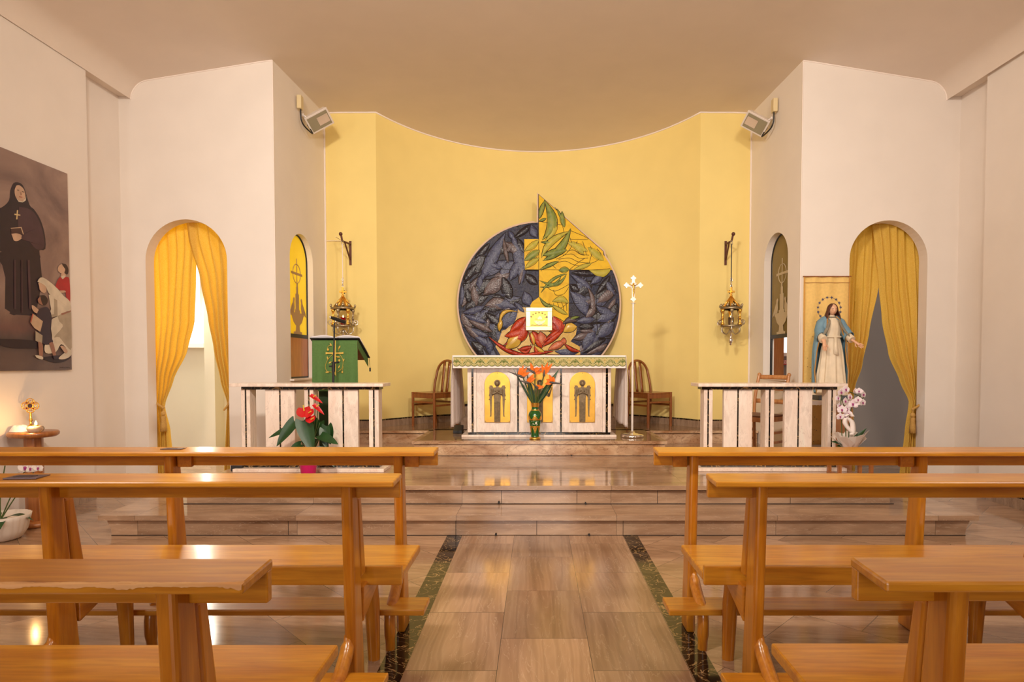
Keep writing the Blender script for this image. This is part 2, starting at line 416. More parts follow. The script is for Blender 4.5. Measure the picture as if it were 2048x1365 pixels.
# skirtings
def skirt(name, pts, z0, h, off):
    mb = MB()
    def n2(i):
        a = Vector(pts[max(i-1, 0)]); b = Vector(pts[min(i+1, len(pts)-1)]); d = (b-a).normalized(); return Vector((d.y, -d.x))
    P = [Vector(p)+n2(i)*off for i, p in enumerate(pts)]
    for (za, zb, k) in ((z0, z0+h-.018, 0), (z0+h-.018, z0+h, 1)):
        mb.m(k)
        mb.grid([[(p[0], p[1], za) for p in pts], [(p.x, p.y, za) for p in P], [(p.x, p.y, zb) for p in P], [(p[0], p[1], zb) for p in pts]], False)
    mb.keep = True
    o = mb.build(name, [M['skirting'], M['portoro']]); o['kind'] = 'structure'
skirt('baseboard_apse', [(BLX+.0, YB), (AL-.001, YB)]+A+[(AR+.001, YB), (BRX, YB)], Z3, .105, .014)
skirt('baseboard_left', [(XL-.012, -6), (XL-.012, yl)], 0, .10, .014)
skirt('baseboard_right', [(XR+.045, yr), (XR+.045, -6)], 0, .12, .014)

# steps and platforms
def nosed(name, rects, z0, z1, mat, nose=.03, lip=.038, front=True):
    """stone step: a body under a lipped tread"""
    mb = MB()
    for (x0, x1, y0, y1) in rects:
        n = nose
        mb.box(x0+n, x1-n, y0+n, y1, z0, z1-lip-.004)
        mb.box(x0+n+.006, x1-n-.006, y0+n+.006, y1, z1-lip-.005, z1-lip)
        mb.box(x0, x1, y0, y1, z1-lip, z1)
    return struct(name, mb, mat, bevel=.004, seg=1)
mb = MB()                                 # lowest step: its ends curve in under the tread
mb.box(-3.33, 3.36, 4.522, YF, Z1-.038, Z1)
prof = [(3.30, 0), (3.30, .02), (3.305, .05), (3.315, .08), (3.33, .105), (3.33, Z1-.04)]
ring = []
for i, (q, z) in enumerate(prof[1:]):
    pass
for (qa, za), (qb, zb) in zip(prof, prof[1:]):
    qa -= .05; qb -= .05
    mb.hexa([(-qa, 4.552, za), (qa+.03, 4.552, za), (qa+.03, YF, za), (-qa, YF, za)], [(-qb, 4.552, zb), (qb+.03, 4.552, zb), (qb+.03, YF, zb), (-qb, YF, zb)])
struct('floor_step', mb, M['step'])
nosed('floor_step', [(-2.90, 2.93, 4.862, YF), (CLX+.004, CRX-.004, YF, 7.5)], Z1, Z2, M['step'])
mb = MB()
PXa, PXb = -1.33, 1.395
mb.box(PXa, PXb, 6.385, 7.5, Z3-.030, Z3); mb.box(PXa+.02, PXb-.02, 6.41, 7.5, Z2, Z3-.034); mb.box(PXa+.026, PXb-.026, 6.416, 7.5, Z3-.035, Z3-.029)
yA = 7.37
mb.box(BLX+.004, BRX-.004, yA, YB-.002, Z3-.030, Z3); mb.box(BLX+.004, BRX-.004, yA+.03, YB-.002, Z2, Z3-.036)
pts = [(x*.999, y) for x, y in A]
mb.add([(x, y, Z3) for x, y in pts], [list(range(len(pts)))])
struct('floor_platform', mb, [M['breccia']])
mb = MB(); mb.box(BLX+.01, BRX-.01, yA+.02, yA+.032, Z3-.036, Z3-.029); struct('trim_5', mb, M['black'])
# polished stone laid over the raised floors
mb = MB(); mb.box(PXa+.06, PXb-.06, 6.45, 7.5, Z3, Z3+.0015)
mb.add([(x*.998, y, Z3+.0015) for x, y in [(BLX+.01, yA+.05), (BRX-.01, yA+.05), (BRX-.01, YB-.01)]+A[::-1]+[(BLX+.01, YB-.01)]], [list(range(len(A)+4))])
struct('floor', mb, stone('platform_stone', C(172, 140, 108), C(140, 108, 80), C(200, 170, 136), tile=(.8, .5), rough=.08, var=.2, stretch=(1, 5, 5)))

# shade under the treads painted as dark strips; joints at riser feet and seams
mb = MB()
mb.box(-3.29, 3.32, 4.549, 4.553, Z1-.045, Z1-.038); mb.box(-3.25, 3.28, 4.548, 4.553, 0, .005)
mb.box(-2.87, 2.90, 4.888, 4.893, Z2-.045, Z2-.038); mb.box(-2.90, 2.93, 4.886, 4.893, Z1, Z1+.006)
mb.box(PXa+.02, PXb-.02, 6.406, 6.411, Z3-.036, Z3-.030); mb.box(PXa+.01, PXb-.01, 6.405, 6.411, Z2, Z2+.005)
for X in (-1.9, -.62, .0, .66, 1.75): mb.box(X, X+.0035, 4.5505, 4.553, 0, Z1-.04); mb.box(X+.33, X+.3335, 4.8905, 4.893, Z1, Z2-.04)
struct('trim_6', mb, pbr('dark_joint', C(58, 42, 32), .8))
# rooms behind the arches
def room(name, x0, x1, y1, mat, h=3.4):
    mb = MB(); s = 1
    mb.box(x0, x1, y1, y1+.1, 0, h); mb.box(x0, x1, YF+.15, y1, h, h+.08)
    if x0 < 0: mb.box(x0-.1, x0, YF+.15, y1+.1, 0, h)
    else: mb.box(x1, x1+.1, YF+.15, y1+.1, 0, h)
    return struct(name, mb, mat)
room('wall_side_room_left', -6.6, -2.84, 8.75, M['room'])
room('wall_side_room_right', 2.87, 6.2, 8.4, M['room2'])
# bright window in the left side room
win = MB(); wx0, wx1, wz0, wz1 = -6.0, at(401, 680, 8.7).x, at(400, 680, 8.7).z, 3.0
def frame_mb(x0, x1, z0, z1, y, t, d):
    m = MB(); m.box(x0-t, x0, y-d, y, z0-t, z1+t); m.box(x1, x1+t, y-d, y, z0-t, z1+t); m.box(x0, x1, y-d, y, z0-t, z0); m.box(x0, x1, y-d, y, z1, z1+t); return m
wf = struct('window_1', frame_mb(wx0, wx1, wz0, wz1, 8.75, .045, .05), M['trimw'], bevel=.004)
m_ = MB(); m_.box(wx0, wx1, 8.73, 8.735, wz0, wz1); m_.build('window_pane', emis('daylit_pane', (1, .97, .92, 1), 1.8), wf)
m_ = MB(); m_.box(wx0-.1, wx1+.11, 8.58, 8.75, wz0-.12, wz0-.05); m_.build('window_sill', M['trimw'], wf, bevel=.006)
m_ = MB(); m_.box(at(416, 700, 8.6).x, at(436, 700, 8.6).x, 8.5, 8.75, 0, 3.4); struct('wall_side_room_pier', m_, M['room'])

# bright window and red notice in the right side room
rp = at(1553, 700, 8.4).x
wf = struct('window_2', frame_mb(rp, rp+.75, at(1560, 706, 8.38).z, at(1560, 640, 8.38).z+.4, 8.4, .05, .05), M['trimw'], bevel=.004)
m_ = MB(); m_.box(rp, rp+.75, 8.38, 8.385, at(1560, 706, 8.38).z, at(1560, 640, 8.38).z+.4); m_.build('window_pane', emis('daylit_pane_pale', (1, .95, .9, 1), 2.2), wf)
m_ = MB(); m_.box(rp-.16, rp-.02, 8.1, 8.39, 0, 3.0); struct('trim_8', m_, M['panelwood'])
sa, sb = at(1552, 721, 8.33), at(1567, 730, 8.33)
s = thing('notice_sign', 'small red notice with white lettering below the window seen through the right arched pane', 'sign', (sa.x, 8.39, sb.z))
m_ = MB(); m_.box(sa.x, sa.x+.24, 8.34, 8.385, sb.z, sa.z); m_.build('sign_board', pbr('red_sign', C(200, 40, 34), .5), s)
m_ = MB()
for r in range(3):
    x = sa.x+.03
    while x < sa.x+.2:
        wd = random.uniform(.012, .03); m_.box(x, x+wd, 8.335, 8.34, sa.z-.014-r*.018, sa.z-.004-r*.018); x += wd+.006
m_.build('lettering', M['trimw'], s)

# ---------------------------------------------------------------- curtains
def curtain_mat():
    m = newmat('yellow_curtain_cloth'); t = NT(m)
    t.n.remove(t.b) if False else None
    n = t.new('ShaderNodeTexNoise', Scale=260.0, Detail=2.0); t.l(t.mapping((1, 1, .5)), n.inputs['Vector'])
    c = t.ramp(n.outputs['Fac'], [(.35, C(226, 190, 84)), (.65, C(250, 222, 124))])
    d = t.n.new('ShaderNodeBsdfDiffuse'); tr = t.n.new('ShaderNodeBsdfTranslucent')
    t.l(c, d.inputs[0]); tr.inputs[0].default_value = C(255, 222, 40)
    mx = t.n.new('ShaderNodeMixShader'); mx.inputs[0].default_value = .42
    t.l(d.outputs[0], mx.inputs[1]); t.l(tr.outputs[0], mx.inputs[2])
    out = [x for x in t.n if x.type == 'OUTPUT_MATERIAL'][0]; t.l(mx.outputs[0], out.inputs[0])
    return m
M['curtain'] = curtain_mat()
M['rope'] = pbr('gold_rope', C(206, 160, 84), .7, noise=.25, nscale=200, bump=.3)
def interp(tab, y):
    if y <= tab[0][0]: return tab[0][1:]
    for a, b in zip(tab, tab[1:]):
        if y <= b[0]:
            t = (y-a[0])/(b[0]-a[0]); t = t*t*(3-2*t)*.5+t*.5
            return [a[i]+(b[i]-a[i])*t for i in (1, 2)]
    return tab[-1][1:]
def curtain(name, label, tab, Y, nf, ph, tie, side, depth=.05, tassel=True, rope=True):
    """tab: rows (pixel row, left edge, right edge); falls in nf folds that tighten at the tie"""
    rng = random.Random(ph)
    root = thing(name, label, 'curtain', (at((tab[0][1]+tab[0][2])/2, 900, Y).x, Y, 0.02), 'yellow curtains in the two arches')
    rows = []; N = nf*10
    w0 = tab[0][2]-tab[0][1]
    phs = [rng.uniform(-.35, .35) for _ in range(nf+2)]
    ys = [tab[0][0]+(tab[-1][0]-tab[0][0])*i/56 for i in range(57)]
    for y in ys:
        a, b = interp(tab, y); row = []
        sq = min(1, (b-a)/w0)
        tight = math.exp(-((y-tie)/60)**2)
        for j in range(N+1):
            u = j/N; k = u*nf; i = int(k)
            uu = u+.018*math.sin(2*PI*k*1.0+phs[min(i, nf)]*3)
            p = at(a+(b-a)*uu, y, Y)
            f = math.cos(2*PI*k+phs[min(i, nf)]*(y-tab[0][0])/300)
            amp = depth*(.35+.55*(1-sq)+.25*rng.random()*0)*(1-.5*tight)
            p.y += f*amp + .02*math.sin(y*.02+u*7)
            row.append(p)
        rows.append(row)
    mb = MB(); mb.grid(rows); mb.build('curtain_cloth', M['curtain'], root, solid=.004)
    if rope:
        a, b = interp(tab, tie)
        pa, pb = at(a-1, tie, Y), at(b+1, tie, Y)
        hi, lo = (pa, pb) if side == 'l' else (pb, pa)
        hi = hi+V((0, 0, .10)); lo = lo+V((0, 0, -.07))
        for q in (0, 1):
            pts = []
            for i in range(31):
                t = i/30; c = hi.lerp(lo, t); c.z -= .03*math.sin(PI*t)
                ang = t*30+q*PI
                pts.append(c+V((0, -.085 + .006*math.cos(ang), .008*math.sin(ang))))
            mb = MB(); mb.tube(pts, .0075, 6); mb.build('tieback_rope', M['rope'], root)
        if tassel:
            c = lo+V((0.01 if side == 'l' else -.01, -.085, 0)); mb = MB()
            mb.tube([c, c+V((0, 0, -.05))], .006, 6); mb.ball(c+V((0, 0, -.075)), .024, 10, sz=1.2)
            mb.ball(c+V((0, 0, -.01)), .016, 8)
            mb.lathe([(.018, -.1), (.024, -.12), (.02, -.14), (.027, -.2), (.03, -.27), (.001, -.27)], c, 20, ripple=.1, nr=10)
            mb.build('tassel', M['rope'], root)
    return root
YC = 6.60
LT = [(425, 296, 392), (500, 298, 396), (560, 299, 393), (640, 301, 387), (700, 303, 372), (760, 305, 346), (812, 307, 330), (860, 309, 340), (955, 311, 345)]
curtain('curtain', 'yellow curtain backlit by daylight at the left side of the left arch', LT, YC, 6, 3, 800, 'l')
RT = [(425, 366, 468), (470, 374, 468), (560, 400, 468), (640, 413, 468), (700, 425, 469), (760, 441, 470), (808, 457, 471), (860, 455, 472), (955, 448, 474)]
curtain('curtain', 'yellow curtain at the right side of the left arch, drawn off behind the wall edge', RT, YC-.05, 5, 5, 806, 'r', tassel=False)
LT2 = [(425, 1685, 1772), (500, 1686, 1768), (570, 1687, 1759), (666, 1688, 1741), (731, 1689, 1726), (775, 1690, 1709), (812, 1690, 1703), (860, 1690, 1705), (955, 1688, 1708)]
curtain('curtain', 'yellow curtain at the left side of the right arch, behind the blue and white statue', LT2, YC, 5, 8, 815, 'l', tassel=False, rope=False)
RT2 = [(425, 1745, 1850), (500, 1752, 1850), (570, 1758, 1849), (637, 1767, 1849), (707, 1782, 1848), (763, 1803, 1847), (803, 1819, 1846), (857, 1811, 1846), (955, 1803, 1847)]
curtain('curtain', 'yellow curtain tied with a rope at the right side of the right arch', RT2, YC-.05, 6, 13, 803, 'r')

# ---------------------------------------------------------------- arched stained windows in the sanctuary side walls
def glass_mat(name, c1, c2, tr):
    m = newmat(name); t = NT(m)
    n = t.new('ShaderNodeTexNoise', Scale=1.2, Detail=3.0); t.l(t.mapping(), n.inputs['Vector'])
    v = t.new('ShaderNodeTexVoronoi', Scale=90.0); t.l(t.mapping(), v.inputs['Vector'])
    c = t.ramp(n.outputs['Fac'], [(.35, c1), (.65, c2)])
    d = t.n.new('ShaderNodeBsdfDiffuse'); x = t.n.new('ShaderNodeBsdfTranslucent'); g = t.n.new('ShaderNodeBsdfGlossy'); g.inputs['Roughness'].default_value = .25
    bu = t.new('ShaderNodeBump', Strength=.5, Distance=.004); t.l(v.outputs['Distance'], bu.inputs['Height'])
    for q in (d, x): t.l(c, q.inputs[0])
    t.l(bu.outputs[0], g.inputs['Normal']); t.l(bu.outputs[0], d.inputs['Normal'])
    mx = t.n.new('ShaderNodeMixShader'); mx.inputs[0].default_value = tr; t.l(d.outputs[0], mx.inputs[1]); t.l(x.outputs[0], mx.inputs[2])
    m2 = t.n.new('ShaderNodeMixShader'); m2.inputs[0].default_value = .1; t.l(mx.outputs[0], m2.inputs[1]); t.l(g.outputs[0], m2.inputs[2])
    out = [q for q in t.n if q.type == 'OUTPUT_MATERIAL'][0]; t.l(m2.outputs[0], out.inputs[0]); return m
def relief_mat(name, c, tr):
    m = newmat(name); t = NT(m); d = t.n.new('ShaderNodeBsdfDiffuse'); x = t.n.new('ShaderNodeBsdfTranslucent')
    d.inputs[0].default_value = c; x.inputs[0].default_value = c
    mx = t.n.new('ShaderNodeMixShader'); mx.inputs[0].default_value = tr; t.l(d.outputs[0], mx.inputs[1]); t.l(x.outputs[0], mx.inputs[2])
    out = [q for q in t.n if q.type == 'OUTPUT_MATERIAL'][0]; t.l(mx.outputs[0], out.inputs[0]); return m
def stained(num, X, s, y0, y1, gm, om, lower):
    """X: plane of the pane, s: direction of the nave side, ornament centred on the pane"""
    zb, zs = 1.137, 2.50; r = (y1-y0)/2; yc = (y0+y1)/2; zd = 1.63; N = V((s, 0, 0))
    arcp = [V((X, yc-r*math.cos(PI*i/28), zs+r*math.sin(PI*i/28))) for i in range(29)]
    fr = MB(); fr.tube([V((X, y0, zb))]+arcp+[V((X, y1, zb))], .016, 4)
    fr.box(X-.012, X+.012, y0, y1, zd-.022, zd+.022); fr.box(X-.012, X+.012, y0, y1, zb, zb+.02)
    o = struct('window_%d' % num, fr, M['black'])
    g = MB(); g.poly([V((X-.003, y0, zd))]+[p-V((.003, 0, 0)) for p in arcp]+[V((X-.003, y1, zd))], (1, 0, 0), .006); g.build('stained_pane', gm, o)
    if lower:
        q = MB(); q.box(X-.01, X+.01, y0, y1, zb, zd); q.build('lower_panel', M['panelwood'], o)
    q = MB(); q.box(X-.11 if s > 0 else X-.1, X+.1 if s > 0 else X+.11, y0-.03, y1+.03, zb-.02, zb-.002); q.build('window_sill', M['trimw'], o)
    # cross, ring, fountain and birds in flat relief
    a = MB(); x = X+s*.004; cy = yc+.005
    cnt = [0]
    def P(pts): cnt[0] += 1; a.poly([V((x+s*.0007*cnt[0], cy+p[0], p[1])) for p in pts], N, .003)
    R = lambda y_0, y_1, z_0, z_1: P([(y_0, z_0), (y_1, z_0), (y_1, z_1), (y_0, z_1)])
    R(-.009, .009, 2.0, 2.53); P([(-.16, 2.34), (.16, 2.34), (.16, 2.368), (-.16, 2.368)])
    a.tube([V((x, cy+.11*math.cos(2*PI*i/32), 2.355+.11*math.sin(2*PI*i/32))) for i in range(33)], .006, 5)
    R(-.028, .028, 1.96, 2.2); R(-.05, .05, 1.93, 2.12); R(-.018, .018, 1.9, 2.25)
    R(-.075, .075, 1.90, 1.935); R(-.19, .19, 1.865, 1.9)
    P([(-.17, 1.865), (-.15, 1.83), (-.12, 1.79), (-.06, 1.755), (.06, 1.755), (.12, 1.79), (.15, 1.83), (.17, 1.865)])
    P([(-.05, 1.755), (-.06, 1.70), (-.09, 1.66), (.09, 1.66), (.06, 1.70), (.05, 1.755)]); R(-.12, .12, 1.652, 1.68)
    for q in (-1, 1):
        P([(q*.11, 1.9), (q*.09, 1.96), (q*.1, 2.02), (q*.085, 2.055), (q*.105, 2.075), (q*.13, 2.06), (q*.135, 2.02), (q*.17, 1.98), (q*.2, 1.93), (q*.25, 1.86), (q*.21, 1.875), (q*.17, 1.9)])
        P([(q*.14, 1.99), (q*.19, 1.95), (q*.235, 1.89), (q*.18, 1.91), (q*.14, 1.94)])
    a.build('etched_relief', om, o)
    return o
gl = glass_mat('amber_glass', C(255, 238, 96), C(250, 228, 96), .8)
gr = glass_mat('olive_glass', C(146, 124, 72), C(186, 158, 84), .4)
stained(3, -2.80, 1, SW[0], SW[1], gl, relief_mat('brown_relief', C(214, 186, 140), .35), True)
stained(4, 2.85, -1, 6.66, 7.29, gr, relief_mat('beige_relief', C(226, 208, 172), .3), False)

# ---------------------------------------------------------------- pews
def pew(side, xe, y0, label, seat=True, L=2.6, kneel=True, n=3):
    """side -1 left of the aisle, +1 right; xe: aisle end of the book rest; y0: back of the foot of the posts"""
    s = side; X = lambda d: s*(xe+d)
    root = thing('pew', label, 'pew', (s*xe, y0, 0), 'pine pews beside the aisle')
    def bx(mb, d0, d1, ya, yb, za, zb):
        a, b = sorted((X(d0), X(d1))); return mb.box(a, b, y0+ya, y0+yb, za, zb)
    ZT = .908
    # book rest: slight slope towards the people behind
    mb = MB(); a, b = sorted((X(0), X(L)))
    mb.hexa([(a, y0-.105, ZT-.023), (b, y0-.105, ZT-.023), (b, y0+.03, ZT-.017), (a, y0+.03, ZT-.017)], [(a, y0-.105, ZT-.002), (b, y0-.105, ZT-.002), (b, y0+.03, ZT+.004), (a, y0+.03, ZT+.004)])
    br = mb.build('book_rest', M['oak'], root, bevel=.005)
    mb = MB(); bx(mb, .002, L-.002, .004, .028, ZT-.084, ZT-.015); mb.build('rail', M['oak'], root, bevel=.004)
    posts = [.165+i*(1.1) for i in range(n)]
    for i, d in enumerate(posts):
        mb = MB(); a, b = sorted((X(d), X(d+.042)))
        zt = ZT-.022
        mb.hexa([(a, y0-.005, 0), (b, y0-.005, 0), (b, y0+.115, 0), (a, y0+.115, 0)], [(a, y0-.05, zt), (b, y0-.05, zt), (b, y0+.024, zt), (a, y0+.024, zt)])
        mb.build('post', M['oakz'], root, bevel=.012, seg=3)
        mb = MB(); c, e = sorted((X(d-.075), X(d-.006))); mb.box(c, e, y0-.016, y0+.006, ZT-.088, ZT-.022)
        if not seat: mb.build('cleat', M['oaky'], root, bevel=.003)
        if seat:
            mb = MB()
            mb.hexa([(a, y0+.066, .5), (b, y0+.066, .5), (b, y0+.130, .5), (a, y0+.130, .5)], [(a, y0+.030, ZT-.09), (b, y0+.030, ZT-.09), (b, y0+.075, ZT-.09), (a, y0+.075, ZT-.09)])
            mb.build('back_support', M['oakz'], root, bevel=.012, seg=3)
            mb = MB(); mb.poly([V((a, y0+.09, .46)), V((a, y0+.40, .46)), V((a, y0+.40, .425)), V((a, y0+.09, .32))], (1, 0, 0), .042)
            mb.build('brace', M['oaky'], root, bevel=.006)
            lx = X(d+.068)
            mb = MB(); mb.tube([(lx, y0+.40, .46), (lx-s*.006, y0+.43, .25), (lx-s*.012, y0+.435, 0)], [.027, .028, .022], 10, sq=1.2); mb.build('leg', M['oakz'], root)
        if kneel:
            kx = X(d+.03)
            mb = MB()
            pts = smooth_path([(kx, y0-.0, .31), (kx, y0-.03, .26), (kx, y0-.10, .215), (kx, y0-.17, .175), (kx, y0-.18, .10), (kx, y0-.17, 0)], 4)
            mb.tube(pts, [.018]*3+[.026]*(len(pts)-6)+[.022]*3, 9); mb.build('kneeler_bracket', M['oakz'], root)
    if kneel:
        mb = MB(); bx(mb, .03, L-.03, -.222, -.070, .178, .206); mb.build('kneeler', M['oak'], root, bevel=.005)
    if seat:
        mb = MB(); bx(mb, .03, L, .17, .53, .452, .488); mb.build('seat', M['oak'], root, bevel=.007)
        mb = MB(); bx(mb, .03, L, .145, .168, .442, .518); mb.build('seat_rail', M['oak'], root, bevel=.004)
    return root
pew(-1, .480, 2.905, 'front pew left of the aisle, a pine rest on posts, without a seat', False, 2.75)
pew(-1, .505, 2.21, 'second pew left of the aisle, pine with seat, a dark booklet on its rest', True, 2.7)
pew(-1, .560, 1.235, 'nearest pew left of the aisle, pine with a badly scuffed rest edge', True, 2.6)
pew(1, .571, 2.905, 'front pew right of the aisle, a pine rest on posts, without a seat', False, 2.75)
pew(1, .635, 2.21, 'second pew right of the aisle, pine with seat and kneeler', True, 2.7)
pew(1, .672, 1.245, 'nearest pew right of the aisle, pine with a smooth rest edge', True, 2.6)
# worn lip of the nearest left pew
for o in bpy.data.objects:
    if o.name.startswith('book_rest') and o.parent and 'scuffed' in o.parent.get('label', ''):
        mb = MB(); a, b = sorted((-.56-.001, -.56-2.59)); y = 1.235-.107; z = .908-.002
        n = 500; row0 = []; row1 = []; row2 = []
        for i in range(n+1):
            x = a+(b-a)*i/n; j = .5+.3*math.sin(i*.21)*math.sin(i*.083+1)+.25*(random.random()-.5)
            row0.append(V((x, y+.006+.010*max(0, j), z+.0014))); row1.append(V((x, y+.001, z-.001))); row2.append(V((x, y+.0005, z-.003-.011*max(0, j)**2)))
        mb.grid([row0, row1, row2]); mb.build('worn_edge', M['worn'], o)
# booklets
def booklet(label, p, w_, d, h, rot):
    t = thing('booklet', label, 'booklet', p); t.rotation_euler = (0, 0, rot)
    m = MB(); m.box(-w_/2, w_/2, -d/2, d/2, 0, h); m.build('cover', pbr('dark_cover', C(86, 66, 70), .35, noise=.3, nscale=20), t, local=True, bevel=.001)
    m = MB(); m.box(-w_/2+.02, w_/2-.03, -d/2+.02, d/2-.02, h, h+.0012); m.build('printed_panel', pbr('cover_print', C(52, 34, 38), .4, noise=.5, nscale=80), t, local=True)
p = onz(112, 943, .908); booklet('dark booklet lying on the rest of the second pew, left', (p.x, 2.17, .9085), .115, .07, .005, .05)
p = onz(355, 897, .908); booklet('thin dark booklet lying on the rest of the front pew, left', (p.x, 2.885, .9095), .10, .05, .003, .0)

# ---------------------------------------------------------------- marble balustrades
def balustrade(label, Y, slab, base, posts, panels, s):
    xx = lambda px: at(px, 850, Y).x
    t = thing('balustrade', label, 'balustrade', ((xx(slab[0])+xx(slab[1]))/2, Y+.1, Z2))
    zt = at(600, 767.6, Y-.06).z
    x0, x1 = at(slab[0], 770, Y-.06).x, at(slab[1], 770, Y-.06).x
    m = MB(); m.box(x0, x1, Y-.06, Y+.22, zt-.030, zt); m.build('top_slab', M['pinkmarble'], t, bevel=.003)
    b0, b1 = xx(base[0]), xx(base[1]); zc = zt-.03
    m = MB(); m.box(b0, b1, Y-.005, Y+.14, zc-.028, zc); m.build('upper_band', M['portoro'], t)
    m = MB(); m.box(b0, b1, Y-.005, Y+.14, Z2+.03, Z2+.055); m.build('lower_band', M['portoro'], t)
    m = MB(); m.box(b0-.05, b1+.06, Y-.09, Y+.2, Z2, Z2+.03); m.build('plinth', M['pinkmarble'], t, bevel=.004)
    za, zb = Z2+.055, zc-.028
    for L, d in ((posts, .125), (panels, .045)):
        for a, b in L:
            xa, xb = xx(a), xx(b); xm = (xa+xb)/2; g = .007
            yo = .01 if d < .1 else 0
            m = MB(); m.box(xa, xm-g, Y+yo, Y+yo+d, za, zb); m.box(xm+g, xb, Y+yo, Y+yo+d, za, zb)
            k = m.build('baluster_post' if d > .1 else 'baluster_panel', M['pinkmarble'], t, bevel=.002, seg=1)
            m = MB(); m.box(xm-g, xm+g, Y+yo+.004, Y+yo+d-.004, za, zb); m.build('inlay_strip', M['portoro'], k)
    return t
balustrade('marble balustrade left of the altar, behind the red anthurium', 5.545, (458, 766), (484, 759),
           [(482.7, 500.5), (609, 627), (738, 757.5)], [(530, 588.5), (656, 715.5)], 1)
balustrade('marble balustrade right of the altar, in front of the blue and white statue', 5.585, (1397, 1696), (1403, 1673),
           [(1407.5, 1425), (1530.5, 1548), (1655.5, 1672)], [(1448, 1505), (1570, 1625)], -1)

# ---------------------------------------------------------------- altar
YA = 6.73 + .05
alt = thing('altar', 'marble altar with three gilded arched plaques of bronze figures', 'altar', (.03, YA+.35, Z3))
ax0, ax1 = at(935, 850, YA).x, at(1222, 850, YA).x
zb, zt = at(1000, 866, YA).z, at(1000, 737, YA-.08).z+.09
TOP = at(1000, 711, YA-.1).z
m = MB(); m.box(at(923, 870, YA-.05).x, at(1233, 870, YA-.05).x, YA-.055, YA+.75, Z3, zb-.02); m.build('plinth', M['pinkmarble'], alt, bevel=.004)
m = MB(); m.box(ax0+.01, ax1-.01, YA-.012, YA+.68, zb-.02, zb+.004); m.build('black_base_band', M['portoro'], alt)
m = MB(); m.box(ax0+.02, ax1-.02, YA+.03, YA+.66, zb, TOP-.05); m.build('core', M['pinkmarble'], alt)
def apx(px): return at(px, 800, YA).x
for a, b in ((935, 943), (947, 953), (1205, 1211.5), (1216, 1222)):
    m = MB(); m.box(apx(a), apx(b), YA, YA+.06, zb+.004, TOP-.05); m.build('pilaster', M['pinkmarble'], alt, bevel=.002, seg=1)
for a, b in ((943, 947), (1034.5, 1037.5), (1120.5, 1123.5), (1211.5, 1216)):
    m = MB(); m.box(apx(a), apx(b), YA+.004, YA+.06, zb, TOP-.05); m.build('inlay_strip', M['portoro'], alt)
for a, b in ((953, 1034.5), (1037.5, 1120.5), (1123.5, 1205)):
    m = MB(); m.box(apx(a)+.002, apx(b)-.002, YA+.006, YA+.06, zb+.006, TOP-.05); m.build('marble_panel', M['pinkmarble'], alt)
tx0, tx1 = at(905.5, 720, YA-.10).x, at(1251.5, 720, YA-.10).x
m = MB(); m.box(tx0+.012, tx1-.012, YA-.09, YA+.74, TOP-.055, TOP-.006); m.build('table_slab', M['pinkmarble'], alt)
# plaques
def figure(mb, c, s, variant):
    """low relief standing figure; c: base point, s: metres per unit of 100"""
    def P(pts, t, off=0): mb.poly([c+V((x*s, -off*s, z*s)) for x, z in pts], (0, -1, 0), t*s)
    P([(-12, 0), (12, 0), (13, 84), (15, 112), (-15, 112), (-13, 84)], 5)
    for k in range(-3, 4): mb.tube([c+V((k*3.4*s, -5*s, 1*s)), c+V((k*3.6*s, -5.4*s, 80*s))], .9*s, 5)
    P([(-15, 112), (15, 112), (20, 134), (13, 140), (-13, 140), (-20, 134)], 6)
    mb.ball(c+V((0, -4*s, 156*s)), 9*s, 12, sz=1.25)
    mb.lathe([(.1, 0), (12, 0), (12, 3), (.1, 3)], (0, 0, 0), 20) if False else None
    ring = [c+V((13*math.cos(a)*s, -1.5*s, 158*s+13*math.sin(a)*s)) for a in [2*PI*i/20 for i in range(20)]]
    mb.poly(ring, (0, -1, 0), 2*s)
    P([(-6, 138), (6, 138), (5, 150), (-5, 150)], 5)
    if variant == 0:
        for q in (-1, 1):
            P([(q*15, 138), (q*21, 148), (q*31, 148), (q*32, 120), (q*29, 60), (q*28, 28), (q*31, 22), (q*24, 22), (q*22, 60), (q*21, 100), (q*15, 112)], 3)
            mb.tube([c+V((q*19*s, -6*s, 132*s)), c+V((q*19*s, -8*s, 112*s)), c+V((q*-5*s, -11*s, 124*s))], [5*s, 4.6*s, 3*s], 8)
            mb.ball(c+V((q*-7*s, -11*s, 126*s)), 3.2*s, 8)
            mb.tube([c+V((q*30*s, -2*s, 118*s)), c+V((q*33*s, -2*s, 104*s))], 1.6*s, 6)
            for h in (138, 92): mb.ball(c+V((q*32*s, -2*s, h*s)), 2.4*s, 6)
    else:
        for q in (-1, 1):
            P([(q*14, 134), (q*24, 108), (q*36, 100), (q*42, 112), (q*30, 122), (q*18, 140)], 4)
            mb.tube([c+V((q*36*s, -4*s, 104*s)), c+V((q*46*s, -5*s, 134*s))], [4*s, 2.6*s], 8)
            mb.ball(c+V((q*47*s, -5*s, 138*s)), 3*s, 8)
        mb.ball(c+V((0, -8*s, 150*s)), 6*s, 8)
